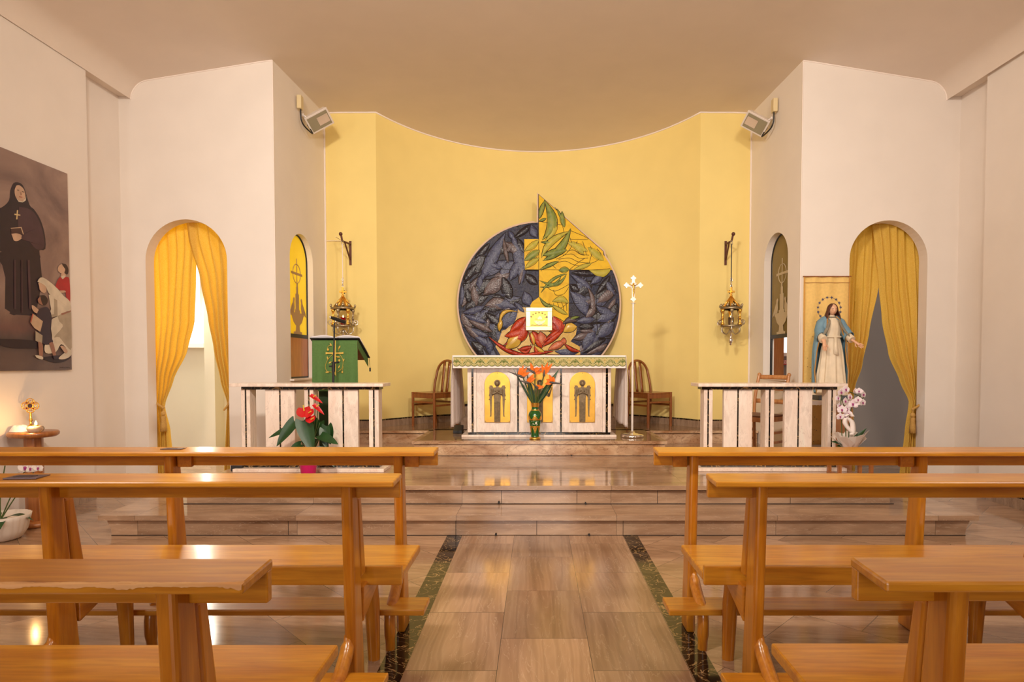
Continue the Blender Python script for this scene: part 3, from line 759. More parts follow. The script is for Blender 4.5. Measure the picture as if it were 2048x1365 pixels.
for i, (a, b) in enumerate(((969, 1020.5), (1054, 1105.5), (1139, 1190))):
    p0, p1 = at(a, 845, YA).x, at(b, 845, YA).x; z0, z1 = at(1000, 845.5, YA).z, at(1000, 744, YA).z
    r = (p1-p0)/2; xc = (p0+p1)/2
    pts = [V((p0, YA+.006, z0)), V((p1, YA+.006, z0))]+[V((xc+r*math.cos(PI*k/20), YA+.006, z1-r+r*math.sin(PI*k/20))) for k in range(21)]
    m = MB(); m.poly(pts, (0, -1, 0), .012); pl = m.build('gilded_plaque', M['brass'], alt, bevel=.003)
    m = MB()
    for q in ((p0+.012, z0+.014), (p1-.012, z0+.014), (xc, z1-.016)): m.ball((q[0], YA-.007, q[1]), .0055, 8)
    m.build('screw', M['antique'], pl)
    m = MB(); figure(m, V((xc, YA-.006, z0+.006)), (z1-z0)/205, 1 if i == 1 else 0); m.build('bronze_figure', M['bronze'], pl)
# altar cloth
cl = thing('altar_cloth', 'white altar cloth with green and gold lace border hanging over the altar', 'altar cloth', (.03, YA+.3, TOP))
m = MB(); yv = YA-.105; zh = at(1000, 737, yv).z
m.box(tx0, tx1, yv, YA+.75, TOP-.006, TOP)
m.box(tx0, tx1, yv-.002, yv+.004, zh, TOP); m.build('linen_top', M['linen'], cl, bevel=.003)
def drop(x, s):
    rows = []; zb_ = at(910, 857, YA-.1).z
    for i in range(25):
        z = TOP-(TOP-zb_)*i/24; row = []
        for j in range(61):
            u = j/60; y = YA-.10+(.80)*u
            fold = .012*math.sin(u*34+1)*min(1, i/8)+.01*math.sin(u*13+i*.05)
            zz = z+(.012*math.sin(u*9)+.004*math.sin(u*60))*(i/24)**3 + .05*(i/24)*u
            if s < 0: y += .0
            row.append(V((x+s*(.004+abs(fold)*1.0)-s*.05*(i/24)*u, y, zz)))
        rows.append(row)
    q = MB(); q.grid(rows); q.build('side_fall', M['linen'], cl, solid=.003)
drop(tx0, -1); drop(tx1, 1)
# lace band
m = MB(); za, zb2 = at(1000, 733.5, yv).z, at(1000, 714.5, yv).z; H = zb2-za
bx0, bx1 = tx0+.008, tx1-.004
m.box(bx0, bx1, yv-.006, yv-.002, za+H*.18, zb2)
n = 29; wv = (bx1-bx0)/n
for i in range(n):
    xc = bx0+wv*(i+.5)
    m.poly([V((xc+wv*.5*math.cos(a), yv-.002, za+H*.2+H*.2*math.sin(a))) for a in [PI+PI*k/10 for k in range(11)]], (0, -1, 0), .004)
band = m.build('lace_band', pbr('cream_lace', C(196, 180, 122), .9, noise=.15, nscale=120), cl)
g = MB(); y = yv-.0075
g.box(bx0, bx1, y, y+.002, zb2-.006, zb2)
for i in range(n):
    xc = bx0+wv*(i+.5); zc = za+H*.22
    g.tube([V((xc+wv*.47*math.cos(a), y, zc+H*.18*math.sin(a))) for a in [PI+PI*k/12 for k in range(13)]], .0032, 5)
    if i % 2 == 0:
        fan = (i//2) % 2
        for k in range(9 if fan else 7):
            a = PI*(.08+.84*k/(8 if fan else 6)); r0, r1 = (.018, .052) if fan else (.012, .044)
            c0 = V((xc, y, za+H*(.30 if fan else .42)))
            d = V((math.cos(a), 0, math.sin(a)))
            if fan: g.tube([c0+d*r0, c0+d*r1*(1-.25*abs(math.cos(a)))], [.0012, .0032], 5)
            else:
                e = V((-math.sin(a), 0, math.cos(a)))*(1 if math.cos(a) > 0 else -1)
                g.tube([c0, c0+d*r1*.6, c0+d*r1*.8-e*.010, c0+d*r1*.62-e*.015], [.002, .003, .003, .002], 5)
        if not fan: g.tube([V((xc, y, za+H*.2)), V((xc, y, za+H*.85))], .0022, 5)
    else:
        for q in (-1, 1):
            g.tube([V((xc+q*wv*.1, y, za+H*.25)), V((xc+q*wv*.42, y, za+H*.42)), V((xc+q*wv*.3, y, za+H*.62))], [.003, .0036, .001], 5)
            g.ball(V((xc+q*wv*.3, y, zb2-H*.15)), .004, 6)
g.build('green_embroidery', pbr('green_thread', C(96, 118, 44), .8), band)
g = MB()
for i in range(1, n, 2):
    xc = bx0+wv*(i+.5); c0 = V((xc, y, za+H*.58))
    if (i//2) % 3 == 0:
        g.box(xc-.004, xc+.004, y, y+.002, za+H*.3, zb2-H*.15); g.box(xc-.022, xc+.022, y, y+.002, za+H*.62, za+H*.70)
    else:
        g.poly([c0+V((-.03, 0, .02)), c0+V((0, 0, -.022)), c0+V((.03, 0, .024)), c0+V((.006, 0, .008))], (0, 1, 0), .002)
g.build('gold_embroidery', pbr('gold_thread', C(204, 176, 92), .6), band)
# low marble ledge behind the altar
led = thing('marble_ledge', 'low marble ledge with black edging behind the altar', 'ledge', (.03, 8.1, Z3))
zL = at(930, 808, 8.0).z
m = MB(); m.box(at(927, 830, 8.0).x, at(1226, 830, 8.0).x, 8.0, 8.45, Z3, zL-.03); m.box(at(922, 830, 8.0).x, at(1231, 830, 8.0).x, 7.95, 8.45, Z3, Z3+.11); m.build('body', M['skirting'], led)
m = MB(); m.box(at(923, 830, 8.0).x, at(1230, 830, 8.0).x, 7.98, 8.47, zL-.03, zL); m.box(at(923, 830, 8.0).x, at(925.5, 830, 8.0).x, 7.99, 8.2, Z3+.11, zL-.03); m.box(at(1227.5, 830, 8.0).x, at(1230, 830, 8.0).x, 7.99, 8.2, Z3+.11, zL-.03); m.build('black_edging', M['portoro'], led)
# ---------------------------------------------------------------- ceramic wall relief
YM = 8.44
MC = V((at(1078, 608, YM).x, YM, at(1078, 608, YM).z)); MS = (at(1178, 608, YM).x-at(1078, 608, YM).x)/100
def mq(cx, cy, off=0):                    # drawing grid of the relief: 3.7925 units to a pixel of its front view
    return V((MC.x+(cx-751)/3.7925*MS, YM-off, MC.z-(cy-865)/3.7925*MS))
def glaze(name, cols, rough=.18, scale=6, bump=.5):
    m = newmat(name); t = NT(m)
    n = t.new('ShaderNodeTexNoise', Scale=float(scale), Detail=6.0, Distortion=1.5); t.l(t.mapping(), n.inputs['Vector'])
    k = len(cols); t.l(t.ramp(n.outputs['Fac'], [(.3+.4*i/(k-1), c) for i, c in enumerate(cols)]), t.b.inputs['Base Color'])
    n2 = t.new('ShaderNodeTexNoise', Scale=scale*7.0, Detail=3.0); t.l(t.mapping(), n2.inputs['Vector'])
    t.bump(n2.outputs['Fac'], bump, .012); t.b.inputs['Roughness'].default_value = rough
    t.b.inputs['Specular IOR Level'].default_value = .2 if rough > .3 else .4; return m
M['g_navy'] = glaze('navy_glaze', [C(20, 18, 28), C(34, 34, 62), C(48, 42, 56), C(26, 20, 28)], scale=5, rough=.34)
M['g_blue'] = glaze('grey_blue_glaze', [C(44, 44, 72), C(76, 80, 108), C(54, 54, 78)], scale=8, rough=.28)
M['g_mauve'] = glaze('mauve_glaze', [C(87, 73, 78), C(105, 90, 90), C(78, 65, 70)], scale=7)
M['g_dark'] = glaze('dark_glaze', [C(25, 21, 26), C(43, 38, 47), C(30, 25, 28)], scale=7)
M['g_yellow'] = glaze('yellow_glaze', [C(214, 166, 0), C(232, 188, 14), C(222, 176, 6)], scale=5, bump=.15, rough=.42)
M['g_straw'] = glaze('straw_glaze', [C(192, 150, 50), C(222, 182, 84)], scale=6, bump=.2)
M['g_green'] = glaze('leaf_glaze', [C(96, 112, 60), C(132, 144, 72), C(158, 156, 70)], scale=8, bump=.2, rough=.35)
M['g_lime'] = glaze('lime_glaze', [C(168, 160, 64), C(200, 184, 76)], scale=8, bump=.2, rough=.4)
M['g_red'] = glaze('red_glaze', [C(136, 34, 20), C(184, 58, 30), C(206, 84, 44)], scale=9)
M['g_salmon'] = glaze('salmon_glaze', [C(188, 90, 60), C(216, 134, 96)], scale=9)
M['grout'] = pbr('dark_grout', C(46, 36, 30), .8)
mur = thing('ceramic_relief', 'round blue ceramic wall relief with a yellow cross rising to a point and red flames', 'wall relief', (MC.x, YM+.03, MC.z-1.2))
R_ = 611
def circ(a): return (751+R_*math.cos(a), 865-R_*math.sin(a))
tang = math.atan2(865-470, 1240-751)
outl = [(745, 38), (1240, 470)]+[circ(tang-(tang+2*PI-PI/2-.01)*i/90) for i in range(1, 91)]
m = MB(); m.poly([mq(x, y, 0) for x, y in outl], (0, 1, 0), .055); m.build('backing', M['g_navy'], mur)
m = MB(); pr = [mq(x, y, 0) for x, y in outl]+[mq(745, 38, 0)]
for dy0, dy1, k in ((-.004, .056, 0),):
    out2 = [V((MC.x+(p.x-MC.x)*1.0, 0, MC.z+(p.z-MC.z)*1.0)) for p in pr]
rows = [[], [], [], []]
for i, p in enumerate(pr):
    a = pr[max(i-1, 0)]; b = pr[min(i+1, len(pr)-1)]; d = (b-a).normalized(); nrm = V((-d.z, 0, d.x))
    if nrm.dot(p-MC) < 0 and i not in (0, len(pr)-1): nrm = -nrm
    if i in (0, len(pr)-1): nrm = V((-.7, 0, .7))
    o_ = p+nrm*.022
    rows[0].append(V((p.x, YM-.006, p.z))); rows[1].append(V((o_.x, YM-.006, o_.z))); rows[2].append(V((o_.x, YM+.058, o_.z))); rows[3].append(V((p.x, YM+.058, p.z)))
m.grid(rows, False); m.build('stone_rim', pbr('pale_stone_rim', C(214, 184, 158), .6), mur)
m = MB()                                  # wall bracket behind
m.box(MC.x-.3, MC.x+.3, YM+.05, 8.79, MC.z-.5, MC.z+.3); m.build('wall_bracket', M['trimw'], mur)
up = [(748, 44), (1236, 472)]+[circ(tang-(tang-math.asin((865-612)/611))*i/8) for i in range(1, 9)]+[(748, 612)]
m = MB(); m.poly([mq(x, y, .001) for x, y in up], (0, -1, 0), .009); m.poly([mq(x, y, .001) for x, y in [(640, 378), (748, 378), (748, 610), (640, 610)]], (0, -1, 0), .009)
m.poly([mq(x, y, .001) for x, y in [(750, 612), (978, 612), (975, 1012), (750, 1012)]], (0, -1, 0), .009); m.poly([mq(x, y, .0015) for x, y in [(750, 815), (700, 850), (684, 880), (690, 905), (750, 905)]], (0, -1, 0), .009)
m.build('yellow_cross', M['g_yellow'], mur)
def lens(p, q, b1, b2, n=12):
    """outline between tips p, q bulging by b1 on one side and b2 on the other"""
    p, q = Vector(p), Vector(q); d = q-p; nr = Vector((-d.y, d.x)); out = []
    for i in range(n+1):
        t = i/n; out.append(p+d*t+nr*b1*4*t*(1-t)*(1+.35*(t-.5)))
    for i in range(n-1, 0, -1):
        t = i/n; out.append(p+d*t+nr*b2*4*t*(1-t)*(1+.35*(t-.5)))
    return out
lines = MB()
def leaf2(mb, p, q, b1, b2, off=.009, h=.008, line=True):
    o = lens(p, q, b1, b2); n = 12
    A_ = o[:n+1]; B_ = [o[0]]+o[:n:-1]+[o[n]]
    inside = lambda v: (v[0]-751)**2+(v[1]-865)**2 < (R_-6)**2 or (v[1] < 480 and v[0] > 745)
    cl_ = lambda v: v if inside(v) else Vector(circ(math.atan2(865-v[1], v[0]-751)))*.985+Vector((751, 865))*.015
    rows = [[mq(*cl_(a), off*.2) for a in A_], [mq(*cl_(a.lerp(b, .12)), off) for a, b in zip(A_, B_)], [mq(*cl_(a.lerp(b, .5)), off+h*math.sin(PI*i/n)) for i, (a, b) in enumerate(zip(A_, B_))], [mq(*cl_(a.lerp(b, .88)), off) for a, b in zip(A_, B_)], [mq(*cl_(b), off*.2) for b in B_]]
    mb.grid(rows)
    if line: lines.tube([mq(*cl_(v), off*.6) for v in o+[o[0]]], .0045, 4, False)
def curve(pts, off=.011, r=.0032): lines.tube([mq(v[0], v[1], off) for v in smooth_path([V((a, b, 0)) for a, b in pts], 5)], r, 4, False)
L = {k: MB() for k in ('blue', 'mauve', 'dark', 'green', 'lime', 'red', 'straw', 'salmon')}
# blue and mauve leaves of the round field
for k, p, q, b1, b2 in [
    ('blue', (500, 325), (310, 700), .12, -.10), ('mauve', (495, 400), (630, 500), -.25, .22), ('blue', (540, 330), (620, 720), .06, -.18),
    ('mauve', (480, 360), (520, 560), .10, -.06), ('blue', (690, 270), (735, 365), .35, -.25), ('dark', (560, 370), (690, 265), .18, -.1),
    ('blue', (520, 315), (560, 380), .3, -.3), ('dark', (590, 370), (640, 480), .3, -.2), ('blue', (600, 520), (530, 690), .16, -.24),
    ('dark', (380, 410), (270, 520), .2, -.18), ('blue', (355, 550), (470, 600), .22, -.2), ('dark', (290, 560), (180, 700), .2, -.16),
    ('blue', (320, 640), (300, 760), .3, -.15), ('mauve', (330, 800), (470, 660), .3, -.25), ('dark', (470, 650), (540, 840), .22, -.2),
    ('blue', (170, 720), (160, 880), .15, -.15), ('mauve', (250, 720), (280, 880), .2, -.2), ('dark', (200, 740), (230, 860), .3, -.2),
    ('blue', (165, 935), (340, 880), .22, -.10), ('mauve', (340, 880), (520, 870), .22, -.35), ('blue', (350, 890), (580, 900), -.30, .06),
    ('dark', (340, 930), (490, 1050), .2, -.16), ('blue', (180, 950), (360, 1010), .14, -.14), ('mauve', (210, 985), (400, 1080), .12, -.12),
    ('blue', (590, 900), (470, 1050), .32, -.30), ('dark', (560, 900), (490, 1030), .14, -.14), ('blue', (200, 1040), (370, 1110), .20, -.10),
    ('mauve', (180, 1020), (300, 1140), .14, -.2), ('blue', (250, 1100), (400, 1200), .16, -.16), ('dark', (240, 1150), (330, 1250), .3, -.3),
    ('blue', (360, 1120), (380, 1250), .2, -.25), ('dark', (640, 640), (740, 720), .25, -.25), ('blue', (640, 770), (690, 880), .4, -.28),
    ('mauve', (630, 560), (600, 720), .10, -.15), ('blue', (560, 850), (640, 930), .2, -.2),
    ('blue', (985, 640), (1150, 760), .10, -.16), ('mauve', (1120, 740), (1130, 960), -.26, -.06), ('blue', (985, 770), (1110, 960), -.34, .1),
    ('dark', (985, 720), (1060, 770), .35, -.3), ('blue', (1140, 720), (1240, 640), .22, -.22), ('dark', (1180, 800), (1290, 650), .16, -.1),
    ('mauve', (1190, 860), (1330, 760), .2, -.26), ('blue', (1180, 880), (1330, 960), .26, -.16), ('mauve', (1100, 980), (1180, 880), .26, -.2),
    ('blue', (1030, 1000), (1180, 980), .2, -.2), ('dark', (1050, 1040), (1170, 1040), .3, -.3), ('blue', (1190, 1000), (1340, 940), .22, -.3),
    ('blue', (1190, 1130), (1320, 1000), .25, -.25), ('mauve', (1060, 1070), (1180, 1080), .16, -.2), ('blue', (1085, 1220), (1170, 1060), .3, -.26),
    ('dark', (1080, 1240), (1260, 1130), .16, -.16), ('mauve', (1110, 1250), (1290, 1170), .12, -.14), ('blue', (1250, 680), (1330, 800), .2, -.16),
    ('mauve', (1010, 1130), (1120, 1090), .3, -.2), ('dark', (1000, 630), (1200, 640), .12, -.12), ('blue', (870, 1225), (1055, 1230), .24, -.16)]:
    leaf2(L[k], p, q, b1, b2)
rgm = random.Random(11)
for i in range(150):
    ang = rgm.uniform(0, 2*PI); rad = math.sqrt(rgm.uniform(.12, .93))*600; cx, cy = 751+rad*math.cos(ang), 865-rad*math.sin(ang)
    if (cy < 625 and cx > 735) or (630 < cx < 760 and 360 < cy < 620) or (740 < cx < 985 and cy < 1020) or (440 < cx < 1060 and cy > 940) or cy > 1330: continue
    fl_ = ang+PI/2+.9*math.sin(cx*.009+1)+.7*math.cos(cy*.011); l_ = rgm.uniform(50, 105)
    p, q = (cx-l_*math.cos(fl_), cy+l_*math.sin(fl_)), (cx+l_*math.cos(fl_), cy-l_*math.sin(fl_))
    if any((x > 735 and y < 625) or (x-751)**2+(y-865)**2 > 600**2 or (740 < x < 985 and y < 1020) or (630 < x < 760 and 360 < y < 620) for x, y in (p, q)): continue
    leaf2(L[rgm.choice(('blue', 'mauve', 'dark', 'dark', 'blue'))], p, q, rgm.uniform(.14, .3), -rgm.uniform(.1, .26), .004, .007, i % 2 == 0)
# green leaves on the cross
for k, p, q, b1, b2, o in [
    ('green', (795, 90), (755, 225), .16, -.10, .018), ('green', (790, 85), (775, 385), -.36, -.10, .018), ('lime', (830, 150), (790, 400), -.32, -.10, .014),
    ('green', (750, 245), (805, 222), .2, -.12, .018), ('green', (990, 300), (780, 540), -.22, -.03, .020), ('lime', (985, 320), (770, 520), .04, .22, .016),
    ('green', (780, 500), (960, 460), .16, -.16, .022), ('lime', (640, 470), (750, 385), .20, -.14, .014), ('green', (640, 540), (757, 462), -.22, .22, .014),
    ('lime', (645, 600), (755, 520), .12, -.2, .014), ('green', (755, 610), (900, 545), .08, -.10, .016), ('green', (765, 400), (870, 395), .18, -.05, .016),
    ('green', (925, 170), (945, 290), .22, -.1, .014), ('green', (885, 150), (925, 240), .06, -.12, .014), ('lime', (1010, 610), (1150, 560), .12, -.10, .014),
    ('lime', (1130, 612), (1300, 600), .36, 0, .014), ('green', (755, 690), (960, 640), .34, .20, .014), ('green', (757, 740), (920, 655), .22, .12, .014),
    ('green', (765, 785), (965, 640), -.16, -.08, .014), ('green', (900, 615), (978, 605), .3, -.3, .014), ('lime', (680, 895), (830, 860), .52, .40, .018),
    ('green', (755, 815), (870, 880), .30, .10, .016), ('lime', (850, 850), (975, 860), -.40, .02, .014), ('lime', (840, 870), (970, 950), -.10, .12, .014),
    ('lime', (960, 400), (1120, 470), -.16, .14, .012), ('lime', (1000, 395), (1090, 490), -.2, .2, .012), ('lime', (1120, 440), (1240, 540), .2, -.2, .012)]:
    leaf2(L[k], p, q, b1, b2, o, .006)
# flames
m = MB(); gp = [(600, 885), (680, 900), (760, 925), (870, 965), (975, 1012), (1040, 1040), (1030, 1100), (990, 1150), (1060, 1190), (1065, 1250), (900, 1275), (470, 1275), (420, 1190), (450, 1130), (470, 1070), (500, 1060), (560, 1000), (570, 930)]
m.grid([[mq(760, 1110, .0085)]*(len(gp)+1), [mq(x, y, .0085) for x, y in gp+gp[:1]], [mq(x, y, .0) for x, y in gp+gp[:1]]], False)
m.build('straw_ground', M['g_straw'], mur)
for k, p, q, b1, b2, o in [
    ('red', (370, 1115), (700, 1255), .16, .06, .018), ('red', (480, 1180), (640, 970), .40, .06, .018), ('red', (530, 1080), (650, 965), .24, -.18, .022),
    ('red', (490, 1110), (660, 1070), .26, -.20, .020), ('straw', (495, 1210), (620, 1090), .30, -.26, .020), ('red', (585, 1200), (690, 1170), .60, .34, .020),
    ('red', (590, 1215), (700, 1190), .18, -.14, .024), ('straw', (690, 1080), (715, 1180), .2, -.2, .022), ('red', (672, 1078), (705, 1175), .06, -.10, .026),
    ('red', (860, 960), (900, 1110), -.46, .40, .016), ('salmon', (760, 1075), (780, 1180), .4, -.4, .020), ('red', (700, 1070), (760, 1160), .3, -.26, .018),
    ('red', (840, 1000), (890, 1080), -.3, .3, .024), ('red', (780, 1190), (925, 1080), .10, -.16, .024), ('red', (770, 1170), (920, 1050), .10, -.10, .026),
    ('red', (715, 1130), (775, 1200), .2, -.3, .020), ('salmon', (820, 1215), (950, 1150), .2, -.2, .022), ('salmon', (915, 1150), (960, 1150), .6, -.6, .026),
    ('straw', (715, 1180), (800, 1240), -.1, .2, .022), ('red', (620, 1255), (860, 1225), .06, -.05, .020), ('red', (800, 1250), (1060, 1255), .22, 0, .016),
    ('red', (940, 1165), (1065, 1225), .24, .0, .022), ('mauve', (930, 1020), (1040, 1000), -.40, .0, .022), ('green', (965, 1000), (1060, 965), -.2, .04, .024),
    ('straw', (935, 1080), (1040, 1040), -.5, .2, .014), ('red', (715, 1190), (745, 1255), .2, -.2, .022), ('straw', (455, 1060), (595, 930), -.46, -.30, .018), ('straw', (450, 1075), (470, 990), .16, -.3, .02)]:
    leaf2(L[k], p, q, b1, b2, o, .012)
for k, mt in (('blue', 'g_blue'), ('mauve', 'g_mauve'), ('dark', 'g_dark'), ('green', 'g_green'), ('lime', 'g_lime'), ('red', 'g_red'), ('straw', 'g_straw'), ('salmon', 'g_salmon')):
    o = L[k].build({'blue': 'blue_leaves', 'mauve': 'mauve_leaves', 'dark': 'dark_leaves', 'green': 'green_leaves', 'lime': 'lime_leaves', 'red': 'red_flames', 'straw': 'straw_flames', 'salmon': 'salmon_flames'}[k], M[mt], mur)
    o['kind'] = 'stuff'
for pts in [[(750, 245), (850, 262), (945, 275)], [(990, 315), (1125, 378), (985, 378)], [(870, 140), (910, 200), (940, 330)], [(640, 608), (1300, 612)], [(748, 45), (750, 815)],
            [(985, 370), (1000, 420), (980, 460), (940, 500), (880, 530)], [(1040, 390), (1030, 440), (1060, 490), (1095, 500)], [(1080, 395), (1095, 440), (1110, 500)],
            [(1140, 430), (1150, 480), (1130, 560)], [(1190, 450), (1220, 500), (1190, 540), (1145, 560)], [(960, 470), (1010, 460), (1060, 490), (1130, 500)],
            [(930, 500), (1000, 490), (1050, 520), (1120, 520)], [(900, 530), (980, 520), (1050, 550), (1150, 560)], [(870, 560), (950, 545), (1010, 570), (1060, 580)],
            [(765, 620), (820, 560), (880, 600)], [(980, 610), (1040, 560), (1100, 520)], [(800, 730), (870, 770), (975, 720)], [(860, 760), (880, 800), (940, 790), (975, 740)],
            [(970, 860), (900, 905), (830, 900)], [(860, 860), (870, 900), (885, 920)], [(890, 855), (905, 900), (915, 930)], [(920, 850), (935, 890), (940, 925)], [(945, 840), (960, 880), (962, 920)],
            [(280, 510), (380, 510), (440, 590), (560, 610), (745, 615)], [(165, 715), (260, 690), (340, 540)], [(300, 690), (300, 770), (440, 800), (540, 860)], [(980, 860), (1100, 870), (1200, 930), (1330, 965)],
            [(1185, 800), (1190, 1000), (1200, 1100)], [(1150, 720), (1300, 740), (1345, 790)], [(370, 1100), (380, 1250)], [(170, 1040), (330, 1080), (400, 1080)], [(1200, 1120), (1300, 1130)], [(660, 1250), (700, 1180), (715, 1080)]]:
    curve(pts)
lines.build('grout_lines', M['grout'], mur)['kind'] = 'stuff'
# tabernacle door on the relief
tb0, tb1 = at(1052, 661.5, YM-.03), at(1104, 616, YM-.03)
tb = thing('tabernacle', 'square gilded tabernacle door with a small boat in relief, centre of the blue disc', 'tabernacle', ((tb0.x+tb1.x)/2, YM, tb0.z))
m = MB(); m.box(tb0.x, tb1.x, YM-.05, YM+.02, tb0.z, tb1.z); m.build('case', M['brass'], tb, bevel=.004)
w_ = tb1.x-tb0.x; h_ = tb1.z-tb0.z
paleg = pbr('pale_gold', C(250, 216, 150), .34, 1, noise=.04, nscale=10, bump=.12)
m = MB()
for a in ((0, 1, 0, .17), (0, 1, .83, 1), (0, .17, .17, .83), (.83, 1, .17, .83)): m.box(tb0.x+w_*a[0], tb0.x+w_*a[1], YM-.062, YM-.05, tb0.z+h_*a[2], tb0.z+h_*a[3])
m.build('border', paleg, tb, bevel=.002)
q = MB(); T2 = lambda u, v: V((tb0.x+w_*u, YM-.052, tb0.z+h_*v))
q.poly([T2(u, v) for u, v in [(.30, .42), (.36, .33), (.47, .24), (.60, .25), (.70, .34), (.76, .48), (.79, .56), (.74, .47), (.62, .40), (.45, .42)]], (0, -1, 0), .008)
q.poly([T2(.53+.09*math.cos(PI*i/10), .48+.15*math.sin(PI*i/10)) for i in range(11)], (0, -1, 0), .008)
q.tube([T2(.34, .5), T2(.44, .5)], .004, 5); q.tube([T2(.72, .57), T2(.84, .56)], .004, 5)
q.tube(smooth_path([T2(.18+.08*i, .22+.02*(i % 2)) for i in range(9)], 3), .005, 5)
for i in range(7):
    a = PI*(.12+.76*i/6); q.ball(T2(.5-.32*math.cos(a), .5+.28*math.sin(a)), .012, 6, sy=.4)
q.build('boat_relief', M['antique'], tb)

# ---------------------------------------------------------------- hanging lanterns
def lantern(label, px, pyb, wallx, s, red, drop_px):
    Y = 7.42; c = at(px, 615, Y)
    k = (at(px+50, 615, Y).x-c.x)/50
    z = lambda py: at(px, py, Y).z
    t = thing('hanging_lantern', label, 'lantern', (c.x, Y, z(drop_px)), 'antique brass lanterns on wall brackets')
    m = MB()
    m.tube([V((c.x, Y, z(575))), V((c.x, Y, z(488)))], .006, 6); m.build('cord', M['trimw'] if red else M['black'], t)
    m = MB()
    for i in range(3):
        m.tube([V((c.x+.012*math.cos(a), Y+(.0), z(563-0)+.02-i*.045+.028*math.sin(a))) if i % 2 == 0 else V((c.x, Y+.012*math.cos(a), z(563)+.02-i*.045+.028*math.sin(a))) for a in [2*PI*j/12 for j in range(13)]], .004, 5)
    m.build('chain', M['silver'], t)
    m = MB(); zc = z(584)
    m.box(c.x-.012, c.x+.012, Y-.008, Y+.008, z(592), z(574)); m.box(c.x-.045, c.x+.045, Y-.007, Y+.007, zc-.012, zc+.012)
    m.box(c.x-.007, c.x+.007, Y-.045, Y+.045, zc-.012, zc+.012); m.build('cross', M['brass'], t, bevel=.002)
    m = MB(); m.lathe([(.026, -.01), (.026, .01)], (0, 0, 0), 16)
    m.xf(Matrix.Translation(V((c.x, Y+.012, zc))) @ Matrix.Rotation(PI/2, 4, 'X')); m.build('cross_disc', M['black'], t)
    n = 6; R = 23*k
    zr0, zr1 = z(614), z(592)
    # pierced roof: six ribs and leaves
    rf = MB()
    for j in range(n):
        a = 2*PI*j/n+.3; b = 2*PI*(j+1)/n+.3
        A0 = V((c.x+R*.75*math.cos(a), Y+R*.75*math.sin(a), zr0)); B0 = V((c.x+R*.75*math.cos(b), Y+R*.75*math.sin(b), zr0)); T0 = V((c.x, Y, zr1))
        mid = lambda f, h: A0.lerp(B0, f).lerp(T0, h)
        rf.add([A0, mid(.22, 0), mid(.30, .35), mid(.5, .55), T0], [(0, 1, 2, 3, 4)]); rf.add([B0, mid(.78, 0), mid(.70, .35), mid(.5, .55), T0], [(4, 3, 2, 1, 0)])
        rf.tube([A0, T0], .006, 5)
    rf.ball(V((c.x, Y, zr1)), .016, 8); rf.build('roof', M['brass'], t, solid=.004)
    m = MB(); m.lathe([(R*.85, 0), (R*1.05, .012), (R*1.0, .03), (R*.75, .035), (R*.72, .02), (R*.85, 0)], V((c.x, Y, z(620))), 6)
    m.xf(Matrix.Translation(V((c.x, Y, 0))) @ Matrix.Rotation(.3, 4, 'Z') @ Matrix.Translation(V((-c.x, -Y, 0)))); m.build('cornice', M['antique'], t)
    for j in range(n):
        a = 2*PI*j/n+.3; x, y = c.x+R*.82*math.cos(a), Y+R*.82*math.sin(a)
        m = MB(); m.lathe([(.001, 0), (.02, .0), (.022, .02), (.014, .03), (.013, .08), (.02, .086), (.013, .092), (.012, .15), (.02, .165), (.026, .19), (.001, .195)], V((x, y, z(651))), 10)
        m.build('colonnette', M['brass'] if j % 2 else M['antique'], t)
        m = MB(); m.ball(V((c.x+R*1.0*math.cos(a), Y+R*1.0*math.sin(a), z(612))), .014, 8, sz=1.6); m.build('finial', M['antique'], t)
        m = MB(); m.ball(V((c.x+R*.6*math.cos(a+.5), Y+R*.6*math.sin(a+.5), z(611))), .02, 7, sz=1.2); m.build('leaf_ornament', M['antique'], t)
        # scroll brackets outside and below
        d = V((math.cos(a), math.sin(a), 0)); o = V((c.x, Y, 0))
        m = MB()
        sp = [o+d*(R*.95+.035*math.sin(u)*(1-u/9)+.012)+V((0, 0, z(640)-.03-.035*math.cos(u)*(1-u/9))) for u in [i*.5 for i in range(15)]]
        m.tube(sp, .007, 6)
        m.tube(smooth_path([o+d*R*.85+V((0, 0, z(654))), o+d*R*.8+V((0, 0, z(664))), o+d*R*.4+V((0, 0, z(669))), o+d*R*.1+V((0, 0, z(660)))], 5), .006, 6)
        m.build('scroll', M['antique'] if j % 2 else M['silver'], t)
    m = MB(); m.lathe([(.001, 0), (R*.7, 0), (R*1.0, .02), (R*1.02, .035), (R*.7, .04), (.001, .04)], V((c.x, Y, z(657))), 6)
    m.xf(Matrix.Translation(V((c.x, Y, 0))) @ Matrix.Rotation(.3, 4, 'Z') @ Matrix.Translation(V((-c.x, -Y, 0)))); m.build('base', M['antique'], t)
    m = MB(); z0 = z(672)
    m.lathe([(.001, -.12), (.014, -.115), (.010, -.10), (.016, -.09), (.028, -.06), (.022, -.035), (.008, -.01), (.014, .0), (.012, .04), (.02, .07), (.001, .08)], V((c.x, Y, z0)), 12)
    m.build('pendant_drop', M['silver'], t)
    # candle glass with flame
    g = pbr('red_glass', C(170, 16, 24), .1, Transmission_Weight=.35) if red else pbr('smoked_glass', C(120, 84, 60), .1, Transmission_Weight=.5)
    m = MB(); m.lathe([(.001, 0), (.028, 0), (.033, .01), (.036, .09), (.033, .09), (.028, .02), (.001, .02)], V((c.x, Y, z(650))), 14); gl_ = m.build('candle_glass', g, t)
    m = MB(); m.lathe([(.001, 0), (.006, .006), (.005, .018), (.001, .032)], V((c.x, Y, z(650)+.085)), 8); m.build('flame', emis('flame', (1, .62, .22, 1), 30), gl_)
